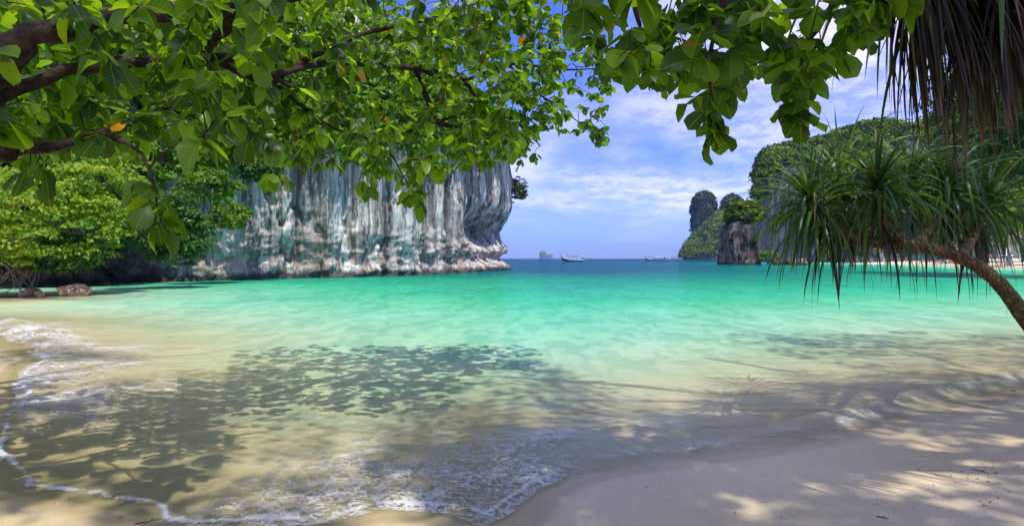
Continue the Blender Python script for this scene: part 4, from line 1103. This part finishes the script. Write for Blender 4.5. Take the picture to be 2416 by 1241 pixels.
def screw_pine(name, label, base, trunk, arms, heads, seed, nparts=300, drift=(0, 0, 0), dw=(0.03, 0.022), dg=1.6):
    g = np.random.default_rng(seed)
    o = root(name, base, label, 'tree')
    def limb(nm, pts, m=34):
        P = spline([p_[:3] for p_ in pts], m); r = np.interp(np.linspace(0, 1, m), np.linspace(0, 1, len(pts)), [p_[3] for p_ in pts])
        ring = 1 + 0.05 * np.sin(np.arange(m) * 2.2) + 0.03 * g.normal(size=m)
        b = MB(); b.tube(local(P, o), r * ring, 18); b.build(nm, mat_pbark, o, True)
    limb('trunk', trunk, 60)
    for a in arms: limb('branch', a, 26)
    L_ = []
    for (c, axis, n_green, n_dry, ln, spread) in heads:
        c = np.array(c); axis = np.array(axis, float); axis /= np.linalg.norm(axis)
        u = np.cross(axis, [0.2, 1, 0.1]); u /= np.linalg.norm(u); v_ = np.cross(axis, u)
        for k in range(n_green):
            az = k * 2.399 + g.normal() * 0.15
            q = k / n_green                                        # 0 = oldest, low; 1 = youngest, upright
            el = (-0.35 + 1.55 * q ** 1.2) + g.normal() * 0.12
            d = (u * math.cos(az) + v_ * math.sin(az)) * math.cos(el) + axis * math.sin(el)
            p0 = c + axis * (0.16 * q) + d * 0.03
            V, uv = strap(p0, d, ln * (0.75 + 0.45 * g.random()) * (1 - 0.25 * q), 0.026 + 0.018 * g.random(), spread * (1.15 - 0.75 * q) * (0.8 + 0.5 * g.random()), g, 0.22)
            L_.append((V, uv, np.clip(0.1 + 0.75 * g.random() + 0.1 * q, 0, 0.95) if g.random() > 0.03 else 0.99, 0))
        for k in range(n_dry):
            az = g.random() * 6.283
            d = (u * math.cos(az) + v_ * math.sin(az)) * (0.5 + 0.4 * g.random()) - axis * 0.25 + np.array([0, 0, -0.25]) + np.array(drift)
            p0 = c - axis * 0.30 * g.random() + d * 0.04
            V, uv = strap(p0, d, ln * (0.35 + 0.75 * g.random()), dw[0] + dw[1] * g.random(), dg * (0.6 + 0.6 * g.random()), g, 0.25)
            V = V + (np.repeat(np.linspace(0, 1, NSEG + 1), 3) ** 1.3)[:, None] * np.array(drift) * ln * 0.45
            L_.append((V, uv, g.random() * 0.98, 1))
    key = []
    for V, uv, r_, dry in L_:
        px = PX0 + FPX * V[:, 0] / V[:, 1]; py = PY0 - FPX * (V[:, 2] - H_EYE) / V[:, 1]
        ins = ((px > 0) & (px < 2416) & (py > 0) & (py < 1241)).mean()
        key.append(ins * (np.ptp(px) + np.ptp(py)) / V[:, 1].mean())
    order = np.argsort(-np.array(key))
    first = set(order[:nparts].tolist())
    rest = {0: [], 1: []}
    for k, (V, uv, r_, dry) in enumerate(L_):
        mt = mat_dry if dry else mat_strap
        if k in first and key[k] > 0:
            mk('dry_leaf' if dry else 'leaf', local(V, o), SF, mt, o, True, {'rnd': np.full(len(V), r_)}, uv)
        else: rest[dry].append((V, uv, r_))
    for dry, R_ in rest.items():
        if not R_: continue
        V = np.vstack([x[0] for x in R_]); uv = np.vstack([x[1] for x in R_])
        F = (SF[None] + (np.arange(len(R_)) * (NSEG + 1) * 3)[:, None, None]).reshape(-1, 4)
        mk('dry_foliage' if dry else 'foliage', local(V, o), F, mat_dry if dry else mat_strap, o, True, {'rnd': np.repeat([x[2] for x in R_], (NSEG + 1) * 3)}, uv, kind='stuff')
    return o
def A(px, py, Y, r): return tuple(at(px, py, Y)) + (r,)
base = at(2600, 960, 6.2); base[2] = 0.05
trunk = [tuple(base) + (0.12,), A(2505, 880, 6.0, 0.083), A(2412, 740, 5.9, 0.073), A(2345, 657, 5.9, 0.065), A(2265, 608, 6.0, 0.06), A(2160, 580, 6.1, 0.055), A(2080, 574, 6.2, 0.055), A(2010, 556, 6.2, 0.048), A(1945, 505, 6.2, 0.045)]
arms = [[A(2160, 580, 6.1, 0.05), A(2190, 545, 6.5, 0.045), A(2230, 475, 6.9, 0.04)], [A(2080, 574, 6.2, 0.045), A(2085, 530, 6.15, 0.04), A(2072, 474, 6.1, 0.038)],
        [A(2265, 608, 6.0, 0.05), A(2295, 560, 6.6, 0.045), A(2318, 505, 7.1, 0.04)], [A(2010, 556, 6.2, 0.045), A(1990, 520, 6.5, 0.04), A(1990, 460, 6.8, 0.035)],
        [A(2120, 576, 6.15, 0.045), A(2140, 520, 6.7, 0.04), A(2150, 455, 7.2, 0.035)]]
heads = [(at(1925, 500, 6.2), (-0.5, -0.1, 0.8), 115, 26, 0.84, 0.72), (at(2070, 470, 6.1), (-0.1, -0.2, 1), 115, 28, 0.92, 0.78), (at(2230, 470, 6.9), (0.15, 0, 1), 115, 28, 1.0, 0.78),
         (at(2320, 500, 7.1), (0.4, 0, 0.9), 100, 26, 0.98, 0.8), (at(1990, 455, 6.8), (-0.2, 0.2, 1), 100, 30, 1.0, 0.75), (at(2150, 450, 7.2), (0, 0.2, 1), 100, 30, 1.1, 0.75)]
screw_pine('screw_pine', 'leaning screw pine with curved trunk arching over the water and drooping strap leaves', base, trunk, arms, heads, 21, dw=(0.016, 0.022), dg=1.3)
base = np.array([6.4, 3.2, 0.25])
trunk = [(6.4, 3.2, 0.25, 0.13), (6.2, 3.3, 1.6, 0.12), (5.6, 3.5, 3.0, 0.11), (4.4, 3.7, 3.6, 0.09), (3.3, 3.8, 3.65, 0.07), (2.5, 3.85, 3.5, 0.05)]
arms = [[(4.4, 3.7, 3.6, 0.07), (4.0, 3.9, 3.7, 0.06), (3.45, 4.05, 3.55, 0.05)], [(4.0, 3.72, 3.62, 0.06), (3.5, 3.85, 3.62, 0.05), (2.95, 3.95, 3.55, 0.05)], [(4.2, 3.7, 3.6, 0.06), (3.5, 3.6, 3.5, 0.05), (2.85, 3.5, 3.3, 0.05)]]
heads = [((2.50, 3.85, 3.55), (-0.5, 0.1, 0.8), 22, 230, 1.05, 1.3), ((2.95, 3.95, 3.6), (-0.2, 0.3, 0.9), 24, 230, 1.2, 1.3), ((3.45, 4.05, 3.6), (0.2, 0.3, 0.9), 26, 210, 1.3, 1.3), ((2.85, 3.5, 3.35), (-0.2, -0.3, 0.9), 14, 190, 0.9, 1.3)]
screw_pine('screw_pine', 'screw pine with a dark skirt of dry brown leaves hanging from the top right corner', base, trunk, arms, heads, 22, drift=(0.22, 0, 0), dw=(0.012, 0.022), dg=1.15)

# ------------------------------------------------------------------ boats
mat_white = flat_mat('white_boat_paint', (0.78, 0.79, 0.80), 0.3, 0.5, 0.05)
mat_hulldark = flat_mat('dark_hull_wood', (0.06, 0.025, 0.018), 0.5, 0.4, 0.2)
mat_blue = flat_mat('blue_boat_paint', (0.10, 0.25, 0.60), 0.35, 0.5, 0.1)
mat_awning = flat_mat('blue_awning', (0.05, 0.08, 0.22), 0.7, 0.2, 0.1)
mat_red = flat_mat('red_sash', (0.60, 0.06, 0.05), 0.7, 0.2, 0.1)
mat_engine = flat_mat('engine_black', (0.025, 0.025, 0.03), 0.4, 0.5, 0.2)
mat_glass = flat_mat('tinted_glass', (0.02, 0.03, 0.05), 0.08, 0.6, 0.05)
mat_grey = flat_mat('grey_tube', (0.45, 0.48, 0.50), 0.45, 0.4, 0.1)
def loft(stations, ns=9):
    """stations: (x, half beam, keel z, sheer z); returns a hull shell grid"""
    G = []
    for x, b_, k_, s_ in stations:
        a = np.linspace(-1, 1, ns)
        G.append(np.stack([np.full(ns, x), np.sign(a) * b_ * np.abs(a) ** 0.6, k_ + (s_ - k_) * np.abs(a) ** 2.2], -1))
    return np.array(G)
def place(o, px, py, rz):
    b = on_water(px, py); o.location = (b[0], b[1], 0.0); o.rotation_euler = (0, 0, rz)
def longtail(label, px, py, rz, sc, group):
    o = root('longtail_boat', (0, 0, 0), label, 'boat', group)
    st = [(-6.2, .55, .10, .75), (-5, .75, -.15, .72), (-2.5, .95, -.3, .72), (0, 1.0, -.32, .80), (2.5, .9, -.28, 1.0), (4.4, .55, -.1, 1.4), (5.6, .2, .35, 1.9), (6.1, .05, .8, 2.2)]
    h = MB(); h.grid(loft(st)); d = [(x, b_, s_ - .22, s_ - .20) for x, b_, k_, s_ in st]; h.grid(loft(d)); h.build('hull', mat_hulldark, o, True)
    s = MB()
    for sg in (-1, 1):
        s.grid(np.array([[(x, sg * (b_ + .03), s_ - .26), (x, sg * (b_ + .03), s_ + .04)] for x, b_, k_, s_ in st[:7]]))
    s.build('side_strake', mat_white, o, True)
    s = MB()
    for sg in (-1, 1):
        s.grid(np.array([[(x, sg * (b_ + .03), s_ - .46), (x, sg * (b_ + .03), s_ - .27)] for x, b_, k_, s_ in st[:5]]))
    s.build('painted_band', mat_blue, o, True)
    pw = MB(); pw.tube(spline([(5.9, 0, 1.4), (6.3, 0, 2.3), (6.9, 0, 3.4)], 8), np.linspace(.16, .07, 8), 8); p_ = pw.build('prow', mat_hulldark, o, True)
    sa = MB(); sa.tube([(6.15, 0, 1.95), (6.3, 0, 2.3), (6.42, 0, 2.55)], .24, 8); sa.build('sash', mat_red, p_, True)
    aw = MB(); a = np.linspace(-1, 1, 9); xs = np.linspace(-3.4, 3.2, 8)
    top = np.array([[(x, q * 1.05, 2.35 - .28 * q * q + .012 * (x + 1) ** 2) for q in a] for x in xs]); aw.grid(top); aw.grid(top - np.array([0, 0, .05])); aw.build('awning', mat_awning, o, True)
    for x in (-3.2, -1, 1.2, 3):
        for sg in (-1, 1):
            q = MB(); q.tube([(x, sg * .92, .7), (x, sg * .98, 2.1)], .035, 6); q.build('post', mat_white, o, True)
    q = MB(); q.box((3.2, 0, 1.35), (1.2, 1.3, .5)); q.build('fore_deck', mat_white, o)
    q = MB(); q.box((-5.7, 0, 1.25), (.9, .5, .5)); q.tube([(-5.2, 0, 1.35), (-4.0, 0, 1.9)], .03, 6); e_ = q.build('engine', mat_engine, o)
    q = MB(); q.tube([(-6.1, 0, 1.2), (-11.0, 0, .15)], .06, 6); q.build('propeller_shaft', mat_engine, e_)
    place(o, px, py, rz); o.location.z = 0.22; o.scale = (sc, sc, sc * 1.12); return o
def speedboat(label, px, py, rz, sc, roof=True, z=0.0, hull=None):
    o = root('speedboat', (0, 0, 0), label, 'boat')
    st = [(-5, 1.2, -.25, .95), (-3, 1.3, -.35, .95), (0, 1.35, -.4, 1.0), (2.5, 1.2, -.3, 1.15), (4.2, .7, 0.0, 1.3), (5.3, .06, .75, 1.42)]
    h = MB(); h.grid(loft(st)); h.grid(loft([(x, b_ * .98, s_ - .12, s_ - .10) for x, b_, k_, s_ in st])); h.build('hull', hull or mat_white, o, True)
    s = MB()
    for sg in (-1, 1): s.grid(np.array([[(x, sg * (b_ * .985 + .02), s_ - .62), (x, sg * (b_ + .02), s_ - .36)] for x, b_, k_, s_ in st[:5]]))
    s.build('blue_stripe', mat_blue if roof else mat_engine, o, True)
    if roof:
        r_ = MB(); a = np.linspace(-1, 1, 7); xs = np.linspace(-3.6, 2.2, 7)
        top = np.array([[(x, q * 1.2, 2.45 - .15 * q * q) for q in a] for x in xs]); r_.grid(top); r_.grid(top - np.array([0, 0, .10])); r_.build('roof', mat_white, o, True)
        for x in (-3.4, -1.5, .4):
            for sg in (-1, 1):
                q = MB(); q.tube([(x, sg * 1.15, .95), (x, sg * 1.12, 2.35)], .04, 6); q.build('post', mat_white, o, True)
    w_ = MB(); w_.grid(np.array([[(1.6 + .9 * (1 - abs(q)), q * 1.05, 1.1), (1.1 + .6 * (1 - abs(q)), q * .98, 2.2 if roof else 1.75)] for q in np.linspace(-1, 1, 9)])); w_.build('windscreen', mat_glass, o, True)
    q = MB(); q.box((-.8, 0, 1.1), (3.4, 1.7, .5)); q.build('seats', mat_red if roof else mat_white, o)
    for sg in (-.45, .45):
        q = MB(); q.box((-5.3, sg, .95), (.45, .42, .75)); q.box((-5.35, sg, .3), (.22, .2, .9)); q.build('outboard_engine', mat_engine, o)
    place(o, px, py, rz); o.location.z = z; o.scale = (sc, sc, sc); return o
longtail('dark longtail boat with white and blue sides, alone in the middle of the bay', 1351, 617.0, math.pi + 0.12, 1.02, 'longtail boats at anchor')
longtail('longtail boat half hidden behind the white speedboat at anchor', 1535, 614.6, math.pi + 0.5, 0.98, 'longtail boats at anchor')
speedboat('white speedboat with flat roof and blue stripe anchored on the open sea', 1562, 614.9, -0.06, 1.2, True, 0.15)
sb = speedboat('white and grey open speedboat pulled up on the far beach', 2200, 623.5, math.pi + 0.1, 0.62, False, 0.35, mat_grey)

# ------------------------------------------------------------------ far beach: people, lookout platform, parasol
skin = flat_mat('skin', (0.45, 0.27, 0.18), 0.6, 0.3, 0.06)
cloth = {n_: flat_mat(n_ + '_cloth', c_, 0.8, 0.2, 0.1) for n_, c_ in dict(yellow=(0.75, 0.50, 0.05), white=(0.75, 0.75, 0.75), black=(0.02, 0.02, 0.025), red=(0.55, 0.08, 0.07), purple=(0.28, 0.05, 0.30), blue=(0.08, 0.18, 0.5)).items()}
hair = flat_mat('dark_hair', (0.02, 0.014, 0.01), 0.6, 0.3, 0.1)
def person(label, px, Y, pose, top, bottom, rz=0.0, sc=1.0, seed=0):
    X = (px - PX0) * Y / FPX
    zg = float(ground_z(np.array([X]), np.array([Y]))[0])
    o = root('person', (X, Y, max(zg, -0.55)), label, 'person')
    if pose == 'sit':
        J = dict(pel=(0, 0, .12), che=(0, -.10, .48), nek=(0, -.08, .62), head=(0, -.06, .76), kn=(.0, .42, .42), an=(0, .72, .05), to=(0, .86, .04), el=(.0, -.22, .30), ha=(0, -.30, .03))
    else:
        J = dict(pel=(0, 0, .92), che=(0, 0, 1.28), nek=(0, 0, 1.47), head=(0, .02, 1.62), kn=(0, .04, .50), an=(0, -.02, .08), to=(0, .13, .03), el=(.0, -.05, 1.10), ha=(0, .08, .86))
    V = []; E = []; R = []
    def v(p_, r_): V.append(p_); R.append(r_); return len(V) - 1
    pel = v(J['pel'], .15); che = v(J['che'], .16); nek = v(J['nek'], .06); hd = v(J['head'], .10); ht = v(tuple(np.array(J['head']) + (0, 0, .12)), .085)
    E += [(pel, che), (che, nek), (nek, hd), (hd, ht)]
    for s in (-1, 1):
        def sd(k_, dx): q = J[k_]; return (s * dx, q[1], q[2])
        hp = v((s * .10, J['pel'][1], J['pel'][2] - .06), .10); kn = v(sd('kn', .11 if pose != 'stride' else .13), .065); an = v(sd('an', .11), .042); to = v(sd('to', .12), .04)
        sh = v((s * .19, J['che'][1], J['che'][2] + .10), .062); el = v(sd('el', .27), .045); ha = v(sd('ha', .29), .035)
        E += [(pel, hp), (hp, kn), (kn, an), (an, to), (che, sh), (sh, el), (el, ha)]
    me = bpy.data.meshes.new('body'); me.from_pydata([tuple(float(c_) for c_ in q) for q in V], E, [])
    me.materials.append(skin); me.materials.append(cloth[top]); me.materials.append(cloth[bottom])
    b = link('body', me, o)
    md = b.modifiers.new('skin', 'SKIN'); 
    for k_, q in enumerate(me.skin_vertices[0].data if me.skin_vertices else []): pass
    return o, b, me, R, J
PEOPLE = [('person in a yellow top standing near the white lookout platform', 2363, 112, 'stand', 'yellow', 'purple'),
          ('person in dark clothes standing on the sand under the red parasol', 2323, 128, 'stand', 'black', 'black'),
          ('person in white sitting on the sand left of the person in yellow', 2342, 112, 'sit', 'white', 'black'),
          ('person sitting low at the water edge behind the curved trunk', 2251, 150, 'sit', 'red', 'red'),
          ('person in a white top standing beside the curved trunk', 2257, 152, 'stand', 'white', 'red'),
          ('person sitting on the sand just right of the grey speedboat', 2232, 152, 'sit', 'blue', 'black'),
          ('wading person farthest along the sand spit on the left', 2076, 172, 'stand', 'red', 'black'),
          ('wading person on the sand spit nearer the grey speedboat', 2146, 163, 'stand', 'black', 'red')]
def person_mesh(label, px, Y, pose, top, bottom):
    """one continuous body surface by smooth union of tapered limbs (marching over a voxel grid is avoided: skin modifier applied)"""
    o, b, me, R, J = person(label, px, Y, pose, top, bottom)
    bpy.context.view_layer.objects.active = b
    b.select_set(True)
    if not me.skin_vertices:
        bpy.context.view_layer.update()
    dat = b.data.skin_vertices[0].data
    for k_, r_ in enumerate(R): dat[k_].radius = (r_, r_); dat[k_].use_root = (k_ == 0)
    ss = b.modifiers.new('sub', 'SUBSURF'); ss.levels = 1; ss.render_levels = 1
    dg = bpy.context.evaluated_depsgraph_get()
    nm = bpy.data.meshes.new_from_object(b.evaluated_get(dg))
    b.modifiers.clear(); b.data = nm
    b.select_set(False)
    nm.materials.clear()
    for m_ in (skin, cloth[top], cloth[bottom], hair): nm.materials.append(m_)
    pz, cz, nz_ = J['pel'], J['che'], J['nek']
    for f_ in nm.polygons:
        c_ = f_.center; f_.use_smooth = True
        if c_.z > J['head'][2] + 0.06 or (c_.z > nz_[2] + .06 and c_.y < J['head'][1] - 0.05): f_.material_index = 3
        elif c_.z > nz_[2] - .03: f_.material_index = 0
        elif c_.z > pz[2] + .02 and abs(c_.x) < .25 and c_.y < .2: f_.material_index = 1
        elif abs(c_.x) < .25 and (c_.z > pz[2] - .28 or pose == 'sit' and c_.z < .3) and c_.y < .35: f_.material_index = 2
    o.scale = (0.9, 0.9, 0.9)
    o.rotation_euler = (0, 0, {'sit': 2.8, 'stand': 0.5}[pose] + px % 3)
for P_ in PEOPLE: person_mesh(*P_)
# white railed platform on posts
X, Y = (2376 - PX0) * 108 / FPX, 108.0
zg = float(ground_z(np.array([X]), np.array([Y]))[0])
o = root('lookout_platform', (X, Y, zg), 'white railed platform on posts at the far beach by the yellow-topped person', 'platform')
q = MB(); q.box((-.2, 0, 2.15), (1.7, 1.2, .22)); q.build('deck', mat_white, o)
for sx in (-.8, .5):
    for sy in (-.45, .45):
        q = MB(); q.box((sx, sy, 1.0), (.12, .12, 2.1)); q.build('post', mat_grey, o)
q = MB(); q.tube([(-.1, 0, 2.2), (-.1, 0, 3.5), (.5, 0, 3.5), (.5, 0, 2.2)], .05, 6); q.build('railing', mat_white, o)
q = MB(); q.box((.1, -.2, .95), (1.0, .06, 1.3)); q.build('side_panel', flat_mat('pale_teal_panel', (0.25, 0.38, 0.38), 0.6, .3, .2), o)
X, Y = (2330 - PX0) * 130 / FPX, 130.0
zg = float(ground_z(np.array([X]), np.array([Y]))[0])
o = root('parasol', (X, Y, zg), 'faded red parasol standing on the far beach beside the curved trunk', 'parasol')
q = MB(); q.tube([(0, 0, 0), (0, 0, 2.3)], .04, 6); q.build('pole', mat_grey, o)
a = np.arange(11) / 10 * 2 * math.pi
q = MB(); q.grid(np.array([[(rr * math.cos(t_), rr * math.sin(t_), zz_) for t_ in a] for rr, zz_ in ((.02, 2.45), (.6, 2.25), (1.15, 1.85))])); q.build('canopy', flat_mat('faded_red_canvas', (0.45, 0.14, 0.07), .8, .2, .15), o)

# ------------------------------------------------------------------ litter on the near sand
def sand_at(px, py):
    b = on_water(px, py)
    for _ in range(6):
        z_ = float(ground_z(np.array([b[0]]), np.array([b[1]]))[0])
        Yn = (H_EYE - z_) * FPX / (py - PY0); b = np.array([(px - PX0) * Yn / FPX, Yn])
    return np.array([b[0], b[1], z_])
mat_twig = flat_mat('dark_twig', (0.05, 0.032, 0.02), .8, .2, .3, 40)
g = np.random.default_rng(4)
for px, py, ln, rz, lab in [(350, 1230, .14, .6, 'thin dark twig lying on the sand at the foam edge'), (2312, 1112, .10, -1.0, 'short curved twig on the sand at the far right'), (2082, 1222, .06, -.5, 'tiny dark twig near the bottom edge right of the light spots')]:
    c = sand_at(px, py); o = root('twig', c, lab, 'twig')
    d = np.array([math.cos(rz), math.sin(rz), 0]) * ln / 2
    q = MB(); q.tube(spline([-d + (0, 0, .006), np.array([d[1], -d[0], 0]) * .3 + (0, 0, .010), d + (0, 0, .006)], 7), np.linspace(.0035, .002, 7), 5)
    q.build('stick', mat_twig, o, True)
    q = MB(); q.tube([d * .2 + (0, 0, .008), d * .4 + np.array([-d[1], d[0], 0]) * .5 + (0, 0, .012)], .0018, 5); q.build('side_shoot', mat_twig, o, True)
c = sand_at(2402, 931)
V, F, uv = TEMPL[1]
o = mk('fallen_leaf', V * 0.09, F, flat_mat('red_brown_leaf', (0.28, 0.05, 0.02), .7, .3, .3, 60), None, True, None, uv, label='small red-brown fallen leaf on the sand at the right edge', cat='leaf')
o.location = c + np.array([0, 0, 0.025]); o.rotation_euler = (0.3, 0.2, 0.9)
mb = MB()
for k in range(170):
    if k < 60: px, py = 2300 + g.normal() * 50, 1120 + g.normal() * 40
    else: px, py = 100 + 2300 * g.random(), 900 + 330 * g.random()
    c = sand_at(px, max(py, 900))
    if c[2] < 0: c[2] = 0.012
    r_ = 0.0012 + 0.0024 * g.random(); an = g.random() * 3.14
    d = np.array([math.cos(an), math.sin(an), 0]) * r_ * (1 + 2.2 * g.random())
    mb.tube([c - d + (0, 0, r_ * .6), c + (0, 0, r_ * .8), c + d + (0, 0, r_ * .6)], [r_ * .4, r_, r_ * .4], 5)
mb.build('debris', mat_twig, None, True, label='scattered dark specks of plant litter on the wet sand', cat='debris', kind='stuff')

# ------------------------------------------------------------------ air
t = NT('air')
pv = t.n('ShaderNodeVolumePrincipled', {'Color': rgb(0.30, 0.52, 1.0), 'Density': 0.00009, 'Anisotropy': 0.0})
t.t.links.new(pv.outputs[0], t.out.inputs['Volume'])
mb = MB(); mb.box((0, 0, 90), (18400, 18400, 230)); mb.build('haze', t.m, None, label='thin blue sea haze in the distance', cat='haze', kind='stuff')
